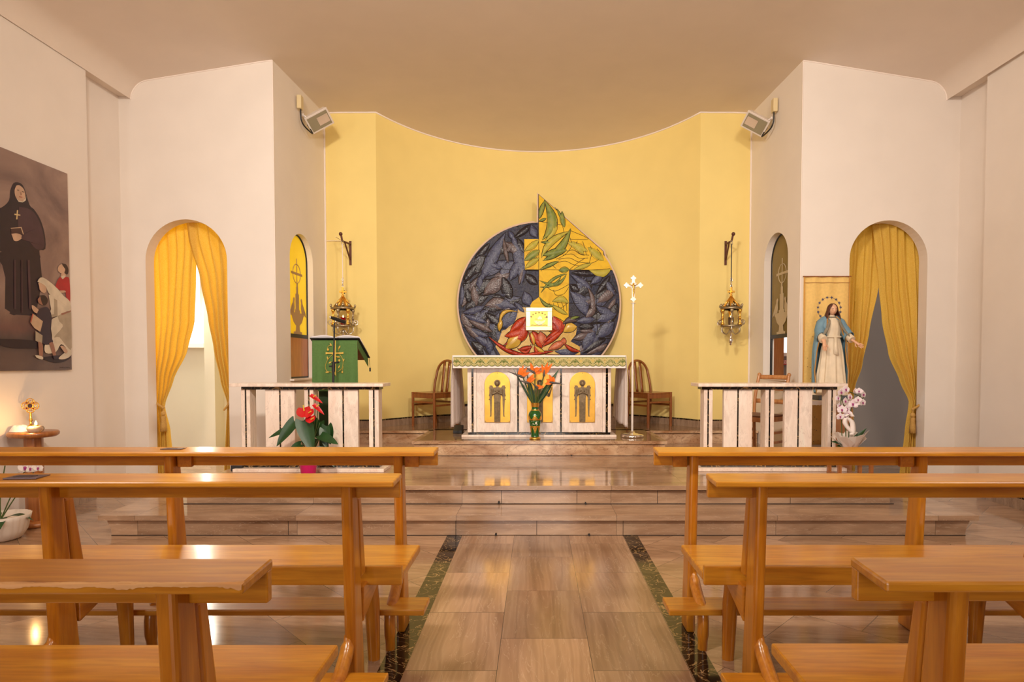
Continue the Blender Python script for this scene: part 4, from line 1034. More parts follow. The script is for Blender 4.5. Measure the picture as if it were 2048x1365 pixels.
    # bracket on the wall
    bp = thing('wall_bracket', label.replace('lantern', 'bracket', 1) if False else ('brown iron bracket on the yellow wall holding the %s' % ('left lantern, with red candle' if red else 'right lantern, with smoky candle')), 'bracket', (wallx, YB, z(518)))
    zt_, zb_ = z(476), z(518)
    m = MB(); m.box(wallx-.014, wallx+.014, YB-.012, YB-.001, zb_-.03, zt_+.02); m.build('wall_plate', M['rust'], bp)
    tip = V((c.x, Y, z(484)))
    m = MB(); m.tube([V((wallx, YB-.01, zt_-.02)), tip+V((0, 0, .01)), tip+V((s*-.015, 0, .08))], .013, 6); m.ball(tip+V((s*-.02, 0, .095)), .024, 8)
    m.tube([V((wallx, YB-.01, zb_+.06)), V((wallx, YB-.03, zb_+.04)), tip+V((s*.02, .03, 0))], .010, 6); m.build('arm', M['rust'], bp, bevel=.002)
    m = MB(); m.tube([tip+V((.012*math.cos(a), 0, -.012+.026*math.sin(a))) for a in [2*PI*j/12 for j in range(13)]], .005, 5); m.build('hook', M['antique'], bp)
    return t
wlx = at(701, 500, YB).x; wrx = at(1451, 500, YB).x
lantern('antique brass lantern with a red candle glass, hanging on the left yellow wall', 686, 0, wlx, 1, True, 690)
lantern('antique brass lantern with a smoky candle glass, hanging on the right yellow wall', 1462, 0, wrx, -1, False, 690)
m = MB(); a_ = at(652, 482, YB-.012); b_ = at(684, 482, YB-.02); m.tube([a_, b_, V((b_.x, 7.45, b_.z))], .004, 5)
tag(m.build('power_cable', M['trimw']), 'thin pale cable running along the yellow wall to the left lantern bracket', 'cable')

# ---------------------------------------------------------------- floodlights
def flood(px, py, X, s, label, jx, jy, side):
    p = onx(px, py, X); j = onx(jx, jy, X)
    t = thing('floodlight', label, 'floodlight', (X, p.y, p.z), 'white floodlights on the sanctuary side walls')
    c = V((X+s*.17, p.y+.02, p.z-.01))
    f = V((s*.42, .62, -.66)).normalized() ; f = V((s*.55, -.55, -.63)).normalized()
    u = V((s*.75, .25, .60)); u = (u-f*u.dot(f)).normalized(); r = u.cross(f)
    R = Matrix(((r.x, u.x, f.x, c.x), (r.y, u.y, f.y, c.y), (r.z, u.z, f.z, c.z), (0, 0, 0, 1)))
    m = MB(); m.hexa([(-.085, -.125, -.07), (.085, -.125, -.07), (.085, .125, -.07), (-.085, .125, -.07)], [(-.10, -.14, 0), (.10, -.14, 0), (.10, .14, 0), (-.10, .14, 0)])
    m.box(-.105, .105, -.145, .145, 0, .016)
    for i in range(3): m.box(-.05, .05, -.09+i*.08, -.055+i*.08, -.09, -.068)
    m.xf(R); m.build('housing', M['whitemetal'], t, bevel=.004)
    m = MB(); m.box(-.085, .085, -.125, .125, .015, .019); m.xf(R); m.build('lens', pbr('lamp_glass', C(150, 140, 112), .15), t)
    m = MB(); m.box(-.05, .05, -.02, .115, .018, .023); m.xf(R); m.build('reflector', M['silver'], t)
    m = MB(); w0 = V((X+s*.01, p.y-.07, p.z+.02))
    for q in (-.09, .09): m.tube([w0, R @ V((q, -.11, -.03))], .009, 6)
    m.ball(w0, .022, 8); m.build('mounting_arm', M['whitemetal'], t)
    jb = tag(MB().box(min(X, X+s*.05), max(X, X+s*.05), j.y-.10, j.y-.02, j.z-.075, j.z+.075).build('junction_box', pbr('cream_box_%d' % s, C(226, 206, 160), .5), bevel=.006), 'cream junction box on the %s sanctuary wall above the floodlight' % side, 'junction box', None)
    m = MB(); e = R @ V((0, -.14, -.04)); m.tube(smooth_path([V((X+s*.03, j.y-.06, j.z-.075)), V((X+s*.03, j.y-.05, j.z-.18)), V((X+s*.05, j.y+.0, p.z-.13)), V((X+s*.10, p.y, p.z-.17)), e], 6), .008, 6)
    tag(m.build('black_cable', M['black']), 'short black cable looping from the %s junction box to the floodlight' % side, 'cable')
flood(608, 238, CLX+.045, 1, 'white floodlight with ribbed back high on the left sanctuary wall', 600, 210, 'left')
flood(1541, 244, CRX-.04, -1, 'white floodlight with ribbed back high on the right sanctuary wall', 1549, 216, 'right')

# ---------------------------------------------------------------- processional cross
cc = at(1265, 873, 6.72)
pc = thing('processional_cross', 'tall silver processional crucifix on a round base right of the altar', 'processional cross', (cc.x, 6.74, Z3+.0015))
Yc = 6.74; zz = lambda py: at(1265, py, Yc).z; X_ = cc.x
m = MB(); m.lathe([(.001, 0), (.128, 0), (.132, .012), (.128, .03), (.09, .042), (.035, .05), (.028, .062), (.012, .07), (.001, .07)], V((X_, Yc, Z3+.0015)), 36); m.build('base', M['silver'], pc)
m = MB(); m.tube([V((X_, Yc, Z3+.05)), V((X_, Yc, zz(741)))], .0125, 12); m.tube([V((X_, Yc, zz(741))), V((X_+.004, Yc, zz(608)))], .0115, 12)
m.lathe([(.012, 0), (.016, .004), (.012, .01)], V((X_, Yc, zz(741))), 12); m.lathe([(.012, 0), (.030, .006), (.012, .014)], V((X_+.004, Yc, zz(608))), 12); m.build('pole', M['whitemetal'], pc)
Xc = X_+.004; zc = zz(571); k = .0056
m = MB()
P = lambda pts: m.poly([V((Xc+x*k, Yc-.008, zc+z_*k)) for x, z_ in pts], (0, 1, 0), .014)
P([(-2.9, -26), (2.9, -26), (2.9, 13), (-2.9, 13)]); m.poly([V((Xc+x*k, Yc-.0085, zc+z_*k)) for x, z_ in [(-13, -2.9), (13, -2.9), (13, 2.9), (-13, 2.9)]], (0, 1, 0), .015)
for cx_, cz_, a in ((0, 14, 0), (-14, 0, 1), (14, 0, 1), (0, -28, 0)):
    m.poly([V((Xc+(cx_+(4.7+1.0*math.cos(4*b))*math.cos(b))*k, Yc-.010, zc+(cz_+(4.7+1.0*math.cos(4*b))*math.sin(b))*k)) for b in [2*PI*i/32 for i in range(32)]], (0, 1, 0), .018)
cr = m.build('cross', pbr('white_silver', C(252, 240, 224), .3, .3), pc, bevel=.0015)
m = MB()
for q in range(4):
    for a in range(-3, 4):
        ang = PI/4+q*PI/2+a*.16; l_ = (8.6-abs(a)*.9)
        m.tube([V((Xc+2*math.cos(ang)*k, Yc, zc+2*math.sin(ang)*k)), V((Xc+l_*math.cos(ang)*k, Yc, zc+l_*math.sin(ang)*k))], [.004, .0015], 4)
m.build('rays', M['whitemetal'], cr)
m = MB(); F2 = lambda x, z_, y=0: V((Xc+x*k, Yc-.022-y, zc+z_*k))
m.tube([F2(0, -1), F2(0, -4), F2(.6, -7.5), F2(.2, -9)], [.011, .012, .008, .011], 8)
for s_ in (-1, 1): m.tube([F2(s_*1, -1.2), F2(s_*4.5, .2), F2(s_*9, 2.2)], [.006, .005, .004], 6)
m.tube([F2(.2, -9), F2(.5, -14), F2(0, -20), F2(0, -23)], [.011, .009, .006, .005], 8)
m.ball(F2(-.4, 2, .004), .012, 10, sz=1.2); m.build('corpus', M['gold'], cr)

# ---------------------------------------------------------------- chairs
def chair(label, loc, rot, group, mat):
    t = thing('chair', label, 'chair', loc, group); t.rotation_euler = (0, 0, rot)
    B = lambda mb, n, **k: mb.build(n, mat, t, local=True, **k)
    w2, d2, zs = .20, .19, .425
    m = MB()
    m.grid([[V((x, y, zs+.018-.012*math.cos(x/w2*1.2)*math.cos(y/d2))) for x in [-w2+.04*i for i in range(11)]] for y in [-d2+.038*i for i in range(11)]]); B(m, 'seat', solid=.02)
    m = MB(); m.box(-w2, w2, -d2, -d2+.02, zs-.05, zs+.01); m.box(-w2, w2, d2-.02, d2, zs-.05, zs+.01); m.box(-w2, -w2+.02, -d2, d2, zs-.05, zs+.01); m.box(w2-.02, w2, -d2, d2, zs-.05, zs+.01); B(m, 'apron', bevel=.003)
    for sx in (-1, 1):
        m = MB(); m.tube([V((sx*(w2-.004), -d2+.004, 0)), V((sx*(w2-.004), -d2+.004, zs+.025))], .018, 8); B(m, 'leg')
        m = MB(); m.tube([V((sx*(w2-.004), d2+.05, 0)), V((sx*(w2-.008), d2+.01, .25)), V((sx*(w2-.01), d2, zs))], .017, 8); B(m, 'leg')
        m = MB(); m.box(sx*w2-.009, sx*w2+.009, -d2, d2+.03, .27, .295); B(m, 'stretcher', bevel=.003)
    m = MB(); m.box(-w2, w2, -d2-.0, -d2+.018, .31, .335); B(m, 'stretcher', bevel=.003)
    m = MB(); m.box(-w2, w2, d2+.0, d2+.018, .30, .325); B(m, 'stretcher', bevel=.003)
    ht = .44; r = .165
    pts = [V((-w2+.012, d2, zs-.02)), V((-w2+.02, d2+.01, zs+.12))]+[V((-r*math.cos(PI*i/16), d2+.02+.03*math.sin(PI*i/16)**1+.02, zs+ht-r+r*math.sin(PI*i/16))) for i in range(17)]+[V((w2-.02, d2+.01, zs+.12)), V((w2-.012, d2, zs-.02))]
    m = MB(); m.tube(smooth_path(pts, 3), .0165, 8); B(m, 'back_frame')
    for x in (-.045, .045):
        m = MB(); rows = []
        for i in range(7):
            f = i/6; y = d2+.005+.062*f; z_ = zs+.0+(ht-.02)*f; rows.append([V((x*(1+.0*f)-.019, y, z_)), V((x*(1+.0*f)+.019, y, z_))])
        m.grid(rows); B(m, 'back_slat', solid=.012)
    return t
c1 = chair('round-backed brown wooden chair left of the altar in the apse', (-1.36, 7.93, Z3+.0015), -.62-PI*0, 'round-backed chairs in the apse', M['chairwood'])
c2 = copy_tree(c1); c2.location = (1.50, 7.93, Z3+.0015); c2.rotation_euler = (0, 0, .55); c2['label'] = 'round-backed brown wooden chair right of the altar, behind the silver crucifix'
# ladder-backed chair behind the right balustrade
ch = thing('chair', 'light wooden chair half hidden behind the right marble balustrade', 'chair', (2.36, 6.35, Z2)); ch.rotation_euler = (0, 0, -.95)
Bc = lambda mb, n, **k: mb.build(n, M['lightwood'], ch, local=True, **k)
m = MB(); m.box(-.20, .20, -.2, .2, .44, .455); m.build('seat', pbr('brown_seat', C(118, 72, 48), .45), ch, local=True, bevel=.006)
m = MB(); m.box(-.205, .205, -.205, .205, .39, .44); Bc(m, 'apron', bevel=.003)
for sx in (-1, 1):
    m = MB(); m.tube([V((sx*.185, -.185, 0)), V((sx*.185, -.185, .40))], .018, 8); Bc(m, 'leg')
    m = MB(); m.tube(smooth_path([V((sx*.185, .20, 0)), V((sx*.185, .185, .42)), V((sx*.182, .20, .65)), V((sx*.178, .26, .865))], 4), .017, 8); m.ball(V((sx*.178, .263, .87)), .022, 8); Bc(m, 'leg')
    m = MB(); m.box(sx*.185-.01, sx*.185+.01, -.18, .19, .16, .185); m.box(sx*.185-.01, sx*.185+.01, -.18, .19, .26, .285); Bc(m, 'stretcher')
for z_ in (.56, .70, .82):
    m = MB(); y_ = .19+.07*(z_-.5)/.36
    m.grid([[V((-.18+.045*i, y_+.03*math.sin(PI*i/8), z_)) for i in range(9)], [V((-.18+.045*i, y_+.012+.03*math.sin(PI*i/8), z_+.045)) for i in range(9)]]); Bc(m, 'back_rail', solid=.014)

# ---------------------------------------------------------------- lectern and microphone
YL = 6.05
g0, g1 = at(625.5, 720, YL), at(716, 720, YL); zt = at(670, 680.5, YL).z
lc = thing('lectern', 'lectern draped in green cloth embroidered with a gold cross and vines', 'lectern', ((g0.x+g1.x)/2, YL+.15, Z2))
M['green'] = pbr('green_cloth', C(82, 116, 58), .85, noise=.08, nscale=60, bump=.15)
m = MB(); p0, p1 = at(638, 850, YL+.1).x, at(657, 850, YL+.1).x; m.box(p0, p1, YL+.10, YL+.22, Z2+.03, zt-.06); m.box(p0-.12, p1+.12, YL+.0, YL+.34, Z2, Z2+.03); m.build('column', pbr('dark_green_column', C(40, 62, 32), .8), lc, bevel=.003)
m = MB(); zd = at(733, 717, YL+.30).z
m.hexa([(g0.x, YL+.005, zt-.035), (g1.x, YL+.005, zt-.035), (g1.x+.0, YL+.34, zd-.02), (g0.x, YL+.34, zd-.02)], [(g0.x, YL+.005, zt-.015), (g1.x, YL+.005, zt-.015), (g1.x, YL+.34, zd), (g0.x, YL+.34, zd)]); m.build('reading_desk', M['chairwood'], lc)
rows = []
zb_ = at(670, 768, YL).z-.07
for i in range(14):
    z_ = zt-.005-(zt-zb_)*i/13
    rows.append([V((g0.x+(g1.x-g0.x)*(j/40)+.01*(i/13)*(.5-j/40)*-1, YL-.012+.006*math.sin(j*.9)*(i/13)+.012*math.sin(j*.25)*(i/13), z_)) for j in range(41)])
m = MB(); m.grid(rows)
m.grid([[V((g0.x-.001, YL-.012, zt-.005)), V((g1.x+.001, YL-.012, zt-.005))], [V((g0.x-.001, YL+.35, zd+.006)), V((g1.x+.001, YL+.35, zd+.006))]], False)
m.grid([[V((g1.x+.002, YL+y_, zt-.005-(zt-zd)*y_/.35)) for y_ in (0, .12, .24, .35)], [V((g1.x+.004, YL+y_, zt-.09-(zt-zd)*y_/.35)) for y_ in (0, .12, .24, .35)]], False)
clo = m.build('green_cloth', M['green'], lc, solid=.003)
E_ = MB(); yk = YL-.028
EP = lambda cx, cy: V((at(600+cx/7.583, 620+cy/7.583, yk).x, yk, at(600+cx/7.583, 620+cy/7.583, yk).z))
def epoly(pts): E_.poly([EP(*p) for p in pts], (0, 1, 0), .003)
epoly([(518, 465), (540, 465), (545, 960), (548, 1010), (512, 960)]); E_.poly([EP(*q_)-V((0, .0012, 0)) for q_ in [(390, 640), (410, 645), (520, 648), (640, 645), (658, 635), (658, 672), (640, 668), (410, 670), (390, 678)]], (0, 1, 0), .003)
for pts in [[(500, 670), (420, 760), (385, 860), (410, 930), (480, 945)], [(600, 670), (650, 760), (640, 880), (570, 945)], [(410, 610), (430, 550), (470, 545)], [(580, 630), (585, 590), (600, 560)], [(545, 705), (600, 720)], [(640, 940), (655, 860)]]:
    E_.tube(smooth_path([EP(*p) for p in pts], 5), .0022, 5)
for a, b in [((425, 605), 15), ((595, 770), 15), ((640, 945), 14)]: E_.ball(EP(*a), b/7.58*.0052, 10, sy=.3, sz=1.3)
for p, q in [((452, 505), (482, 550)), ((610, 542), (582, 598)), ((412, 705), (422, 760)), ((432, 815), (480, 785)), ((545, 710), (610, 720)), ((670, 740), (650, 790)), ((600, 840), (582, 890)), ((382, 948), (446, 945))]:
    a, b = V((*p, 0)), V((*q, 0)); n_ = V((-(b-a).y, (b-a).x, 0))*.18; epoly([(v.x, v.y) for v in (a, a.lerp(b, .35)+n_, a.lerp(b, .7)+n_*.8, b, a.lerp(b, .7)-n_*.8, a.lerp(b, .35)-n_)])
E_.build('gold_embroidery', M['gold'] if False else pbr('gold_thread_bright', C(206, 170, 66), .5), clo)['kind'] = 'stuff'
bk = thing('open_book', 'large open book with white pages lying on the green draped lectern', 'book', ((g0.x+g1.x)/2, YL+.12, zt))
zk = lambda y_: zt+.004-(zt-zd)*y_/.35
m = MB(); xm = at(671, 672, YL).x
for s_, xe in ((-1, at(622, 676, YL).x), (1, at(720, 678, YL).x)):
    rows = []
    for y_ in (-.02, .30):
        rows.append([V((xm+(xe-xm)*f, YL+y_, zk(y_)+.010+.022*math.sin(min(1, f*1.25)*PI*.85)*(1 if f < .98 else .3))) for f in [i/12 for i in range(13)]])
    m.grid(rows)
m.build('pages', pbr('white_pages', C(226, 220, 222), .7), bk, solid=.008)
m = MB(); m.grid([[V((at(622, 676, YL).x-.004, YL-.024, zk(-.02)+.004)), V((at(719, 678, YL).x+.006, YL-.024, zk(-.02)+.004))], [V((at(622, 676, YL).x-.004, YL+.36, zk(.36)+.006)), V((at(719, 678, YL).x+.006, YL+.36, zk(.36)+.006))]], False)
m.build('cover', M['blackm'], bk, solid=.006)
m = MB(); m.tube([V((at(719, 678, YL).x+.002, YL+.33, zk(.34))), V((at(719, 678, YL).x+.004, YL+.36, zk(.36)-.10))], .002, 5); m.tube([V((at(719, 678, YL).x+.004, YL+.36, zk(.36)-.10)), V((at(719, 678, YL).x+.004, YL+.36, zk(.36)-.14))], .009, 6); m.build('bookmark_tassel', M['black'], bk)
ms = thing('microphone_stand', 'black microphone stand with a slim microphone in front of the green lectern', 'microphone stand', (at(667, 800, 5.86).x, 5.86, Z2))
bx_ = at(663, 930, 5.86); tx_ = at(669, 646, 5.86)
B0 = V((bx_.x, 5.86, Z2+.02)); T0 = V((tx_.x, 5.86, tx_.z)); zl_ = lambda py: (at(668, py, 5.86).z-B0.z)/(T0.z-B0.z)
m = MB(); m.tube([B0, B0.lerp(T0, zl_(735))], .0115, 10); m.tube([B0.lerp(T0, zl_(735)), T0], .0075, 10); m.build('pole', M['black'], ms)
m = MB(); c_ = B0.lerp(T0, zl_(733)); m.tube([B0.lerp(T0, zl_(744)), B0.lerp(T0, zl_(724))], .0165, 10); m.tube([c_-V((.042, 0, .0)), c_+V((0.01, 0, 0))], .008, 8); m.tube([c_+V((0, 0, .03)), c_+V((.045, 0, .04))], .008, 8); m.ball(c_+V((.045, 0, .04)), .012, 8); m.build('clutch', M['black'], ms)
for a in (-.5, 1.7, 3.9):
    m = MB(); m.tube([B0+V((0, 0, .12)), B0+V((.28*math.cos(a)*.45, .28*math.sin(a)*.4, -.008))], .008, 8); m.build('leg', M['black'], ms)
m = MB(); q0, q1 = at(661, 635, 5.86), at(690, 645, 5.98); m.tube([q0, q0.lerp(q1, .25), q1], [.013, .017, .019], 10); mc = m.build('microphone', M['black'], ms)
m = MB(); m.tube([q0+V((-.005, 0, .001)), q0+V((.008, 0, -.001))], .0145, 10); m.build('grille', M['silver'], mc)

# ---------------------------------------------------------------- black boxes
tag(MB().box(at(461, 938, 5.5).x, at(484, 938, 5.5).x, 5.5, 5.66, Z2, Z2+.075).build('floor_box', M['blackm'], bevel=.004), 'flat black box on the platform at the foot of the left balustrade', 'box')
q0, q1 = at(906, 862, 7.05).x, at(924, 862, 7.05).x
sp_ = thing('floor_speaker', 'small black wedge speaker on the floor left of the altar, below the cloth', 'speaker', ((q0+q1)/2, 7.1, Z3))
zs_, zt_ = at(915, 862, 7.05).z, at(915, 851, 7.15).z
m = MB(); m.hexa([(q0, 7.05, Z3+.002), (q1, 7.05, Z3+.002), (q1, 7.22, Z3+.002), (q0, 7.22, Z3+.002)], [(q0, 7.05, zs_), (q1, 7.05, zs_), (q1+.0, 7.2, zt_), (q0, 7.2, zt_)]); m.build('case', M['blackm'], sp_, bevel=.004)
# small bolts at the foot of the steps
for i, (px, py, y_) in enumerate(((992, 1069, 4.55), (1178, 1070, 4.55), (998, 1005, 4.889), (1171, 1007, 4.889), (1015, 912, 6.407), (1143, 912, 6.407))):
    p = at(px, py, y_); m = MB(); m.tube([p+V((0, -.02, 0)), p+V((0, .004, 0))], .008, 8); m.tube([p+V((0, -.012, -.012)), p+V((0, -.012, .012))], .005, 6)
    tag(m.build('step_bolt', M['black']), ['small dark bolt, left one at the foot of the lowest step', 'small dark bolt, right one at the foot of the lowest step', 'small dark bolt, left one at the foot of the second step', 'small dark bolt, right one at the foot of the second step', 'small dark bolt, left one at the foot of the altar platform', 'small dark bolt, right one at the foot of the altar platform'][i], 'bolt', 'small bolts on the steps')
# ---------------------------------------------------------------- plants
M['leafg'] = pbr('dark_green_leaf', C(30, 66, 26), .38, noise=.25, nscale=12)
M['stem'] = pbr('green_stem', C(78, 96, 44), .5)
def blade(mb, base, d, L, W, up=(0, 0, 1), droop=.3, fold=.15, heart=0, n=10, tipw=1.0, cup=0):
    """leaf surface from base along d, bending down by droop; heart > 0 gives two lobes behind the base"""
    d = Vector(d).normalized(); up = Vector(up); side = d.cross(up)
    if side.length < .1: side = d.cross(Vector((1, 0, 0)))
    side.normalize(); nr = side.cross(d).normalized()
    rows = []
    for i in range(n+1):
        t = i/n
        if heart: wv = W*(math.sin(PI*min(1, (t+.12)/1.12)**.62))**.8*(1 if t < 1 else 0)
        else: wv = W*math.sin(PI*t**.8)**tipw
        if t == 1: wv = 0.0005
        c = Vector(base)+d*L*t-Vector((0, 0, 1))*droop*L*t*t
        back = -d*heart*W*(1-t)**3
        row = []
        for u in (-1, -.6, 0, .6, 1):
            row.append(c+side*wv*u+nr*(fold*wv*abs(u)-cup*u*u*wv)+(back*abs(u) if heart else Vector((0, 0, 0))))
        rows.append(row)
    mb.grid(rows)
# red anthurium
ab = at(617, 955, 5.30)
an = thing('potted_anthurium', 'red flowering anthurium in a magenta pot in front of the left balustrade', 'potted plant', (ab.x, 5.30, Z2))
px_ = ab.x; PY_ = 5.30
m = MB(); m.lathe([(.001, 0), (.058, 0), (.062, .01), (.080, .15), (.082, .165), (.076, .165), (.07, .14), (.001, .14)], V((px_, PY_, Z2)), 28); m.build('magenta_pot', pbr('magenta_pot', C(196, 20, 96), .3), an)
top = V((px_, PY_, Z2+.14))
A5 = lambda x, y, dy=0: at(x, y, PY_+dy)
for (ax, ay, tx, ty, dy, W, nz) in [((588), 845, 561, 882, -.05, .075, .5), (592, 852, 549, 868, .03, .05, .7), (608, 845, 626, 893, -.10, .105, .3), (640, 846, 636, 868, .10, .07, .6), (650, 862, 655, 890, -.02, .07, .4), (641, 872, 674, 883, -.06, .06, .8), (600, 890, 582, 897, -.08, .05, .7), (624, 838, 632, 858, .12, .06, .6), (655, 855, 662, 880, .08, .07, .6), (630, 880, 615, 915, .02, .06, .4), (645, 895, 668, 925, -.02, .06, .5)]:
    a = A5(ax, ay, dy*.6); b = A5(tx, ty, dy); m = MB()
    blade(m, a, (b-a)+V((0, -.03, 0)), (b-a).length*1.2, W*.72, up=V((0, -1, nz)), droop=.08, fold=.22, heart=.9); lf = m.build('leaf', M['leafg'], an, sub=1)
    m = MB(); m.tube(smooth_path([top+V((random.uniform(-.03, .03), random.uniform(-.03, .03), -.01)), top.lerp(a, .5)+V((0, 0, .02)), a], 5), .0035, 5); m.build('stalk', M['stem'], lf)
for (ax, ay, tx, ty, dy, W, sp) in [(604, 826, 616, 806, -.04, .062, 1), (613, 830, 630, 822, -.06, .05, 1), (618, 843, 628, 836, -.10, .042, 1), (625, 794, 645, 801, 0, .022, 1), (631, 813, 643, 819, -.02, .022, 1)]:
    a = A5(ax+6, ay-4, dy); m = MB()
    b = A5(tx, ty, dy)
    dd = V(((b-a).x, -.045, (b-a).z)); 
    if W > .03: blade(m, a+V((-.02, .01, .02)), V((.25*(1 if tx > ax else -1), -.8, -.5)), W*1.9, W, up=V((0, -.5, .9)), droop=.1, fold=-.15, heart=.8, cup=.2)
    else: blade(m, A5(ax-4, ay-3, dy), A5(tx, ty+6, dy)-A5(ax-4, ay-3, dy), .13, W, up=V((.2, -.6, .7)), droop=0.0, fold=.3, heart=.3)
    fl = m.build('spathe', pbr('red_spathe', C(196, 16, 26), .3), an, sub=1)
    c_ = a if W > .03 else A5(ax+4, ay+0, dy)
    m = MB(); q_ = c_+V((.0, -.02, .0)); m.tube([q_, q_+(V((-.002, -.015, .05)) if W > .05 else V((.028, -.02, .016)))], [.006, .0045], 8); m.build('spadix', pbr('yellow_spadix', C(226, 200, 70), .6), fl)
    m = MB(); m.tube(smooth_path([top, top.lerp(a, .55)+V((.01, .02, 0)), c_+V((0, .015, -.01))], 6), .0035, 6); m.build('stalk', M['stem'], fl)

# vase with strelitzia
vz = Z3+.0015; vc = V((at(1070, 879, 6.56).x, 6.56, vz))
vs = thing('flower_vase', 'green glass vase with gold bands holding strelitzia flowers in front of the altar', 'vase', vc)
k = (at(1070, 820, 6.56).z-at(1070, 821, 6.56).z)    # metres per photo pixel here
prof = [(10.6, 0), (11, 1), (10.8, 2.5), (8, 5), (8.2, 9), (9.5, 20), (11, 30), (13.5, 42), (13.8, 47), (12, 53), (8, 58), (7, 60.5), (6.6, 63), (7.6, 68), (8.5, 73)]
m = MB(); m.lathe([(.0001, .5*k)]+[(r*k, z*k) for r, z in prof]+[(7.4*k, 73*k), (6*k, 62*k), (.0001, 55*k)], vc, 32)
vg = m.build('glass_body', pbr('green_glass', C(14, 84, 22), .08, coat=.6), vs)
m = MB()
def ringband(z0, z1, ex=.35):
    pr = [(r+ex, z) for r, z in prof]; 
    def rad(z):
        for (a, za), (b, zb_) in zip(prof, prof[1:]):
            if za <= z <= zb_: return a+(b-a)*(z-za)/(zb_-za)
        return prof[-1][0]
    zs = [z0+(z1-z0)*i/5 for i in range(6)]
    m.lathe([((rad(z)+ex)*k, z*k) for z in zs], vc, 32)
ringband(0.2, 4.6); ringband(64.5, 73.2); ringband(38.5, 41); ringband(24, 27); ringband(57.5, 59.5)
for j in range(6):
    a = 2*PI*j/6+PI/2+PI
    for (z0, z1, sgn, wd) in ((41, 49, 1, .42), (24, 12, 1, .42)):
        rows = []
        for i in range(7):
            t = i/6; z = z0+(z1-z0)*t
            rr = 0
            for (a_, za), (b_, zb_) in zip(prof, prof[1:]):
                if za <= z <= zb_: rr = a_+(b_-a_)*(z-za)/(zb_-za)
            ww = wd*(1-t**1.3)
            rows.append([vc+V(((rr+.4)*k*math.cos(a+ww*u), (rr+.4)*k*math.sin(a+ww*u), z*k)) for u in (-1, -.5, 0, .5, 1)])
        m.grid(rows)
m.build('gold_bands', M['gold'], vs)
m = MB()
for i in range(16):
    a = -PI/2+random.uniform(-.6, .5); z = random.uniform(28, 37); r = 11.6+.25*(z-30)
    m.ball(vc+V((r*k*math.cos(a), r*k*math.sin(a), z*k)), .0035, 6)
for j in range(5):
    a = -PI/2+.18+.09*math.cos(j*1.257); m.ball(vc+V((12.4*k*math.cos(a), 12.4*k*math.sin(a), (33+1.6*math.sin(j*1.257))*k)), .006, 6)
en = m.build('enamel_flowers', pbr('white_enamel_dots', C(238, 236, 214), .5), vs); en['kind'] = 'stuff'
S6 = lambda x, y, d=0: at(960+x/6.825, 700+y/6.825, 6.56+d)
M['strel_b'] = pbr('grey_green_bract', C(84, 78, 74), .45, noise=.3, nscale=14)
M['strel_o'] = pbr('orange_petal', C(236, 116, 20), .5); M['strel_v'] = pbr('violet_petal', C(52, 40, 78), .5)
for lab, (hx, hy), (tx, ty), d, pet in [
    ('a', (585, 375), (370, 292), -.05, [(590, 215), (545, 240), (640, 250), (525, 290), (680, 310), (655, 335)]),
    ('b', (672, 455), (500, 410), -.08, [(735, 335), (755, 385), (690, 370), (745, 405)]),
    ('c', (750, 320), (590, 215), .03, [(690, 180), (830, 245), (850, 300), (790, 240), (820, 325)]),
    ('d', (870, 360), (885, 230), -.02, [(925, 175), (985, 190), (895, 215), (960, 240), (845, 200)]),
    ('e', (965, 445), (1160, 472), -.06, [(945, 340), (1005, 370), (905, 405), (885, 470), (1010, 405)]),
    ('f', (790, 530), (700, 440), -.10, [(810, 480), (850, 520), (775, 490), (870, 505)])]:
    a, b = S6(hx, hy, d), S6(tx, ty, d*1.3); fl = None
    m = MB(); dv = b-a; L_ = dv.length
    m.tube([a-dv*.12, a+dv*.08, a+dv*.3, a+dv*.65, b], [.008, .024, .021, .010, .001], 8, sq=.6); fl = m.build('strelitzia_bract', M['strel_b'], vs)
    m = MB()
    for (qx, qy) in pet:
        q = S6(qx, qy, d+random.uniform(-.02, .02)); o_ = a.lerp(b, .15)
        mid = o_.lerp(q, .55)+V((0, 0, .004))
        blade(m, o_, q-o_, (q-o_).length*1.05, .019, up=V((0, -1, .2)), droop=0, fold=.5, n=6)
        m.tube([o_, mid, q], [.003, .004, .0008], 5)
    m.build('orange_petals', M['strel_o'], fl)
    m = MB(); q = S6((hx+pet[0][0])/2+14, (hy+pet[0][1])/2, d-.01); m.tube([a, q], [.003, .001], 5); m.build('violet_tongue', M['strel_v'], fl)
    m = MB(); m.tube(smooth_path([vc+V((random.uniform(-.02, .02), random.uniform(-.01, .01), 60*k)), vc.lerp(a, .5)+V((0, 0, 30*k)), a], 6), .0075, 6); m.build('strelitzia_stalk', M['stem'], fl)
for (tx, ty, W) in ((1080, 262, .034), (640, 330, .028), (860, 560, .03), (455, 262, .012)):
    m = MB(); b = S6(tx, ty, .04); a = vc+V((0, .01, 62*k)); blade(m, a, b-a, (b-a).length, W, up=V((0, -1, .2)), droop=0, fold=.3); m.build('long_leaf', M['leafg'], vs)

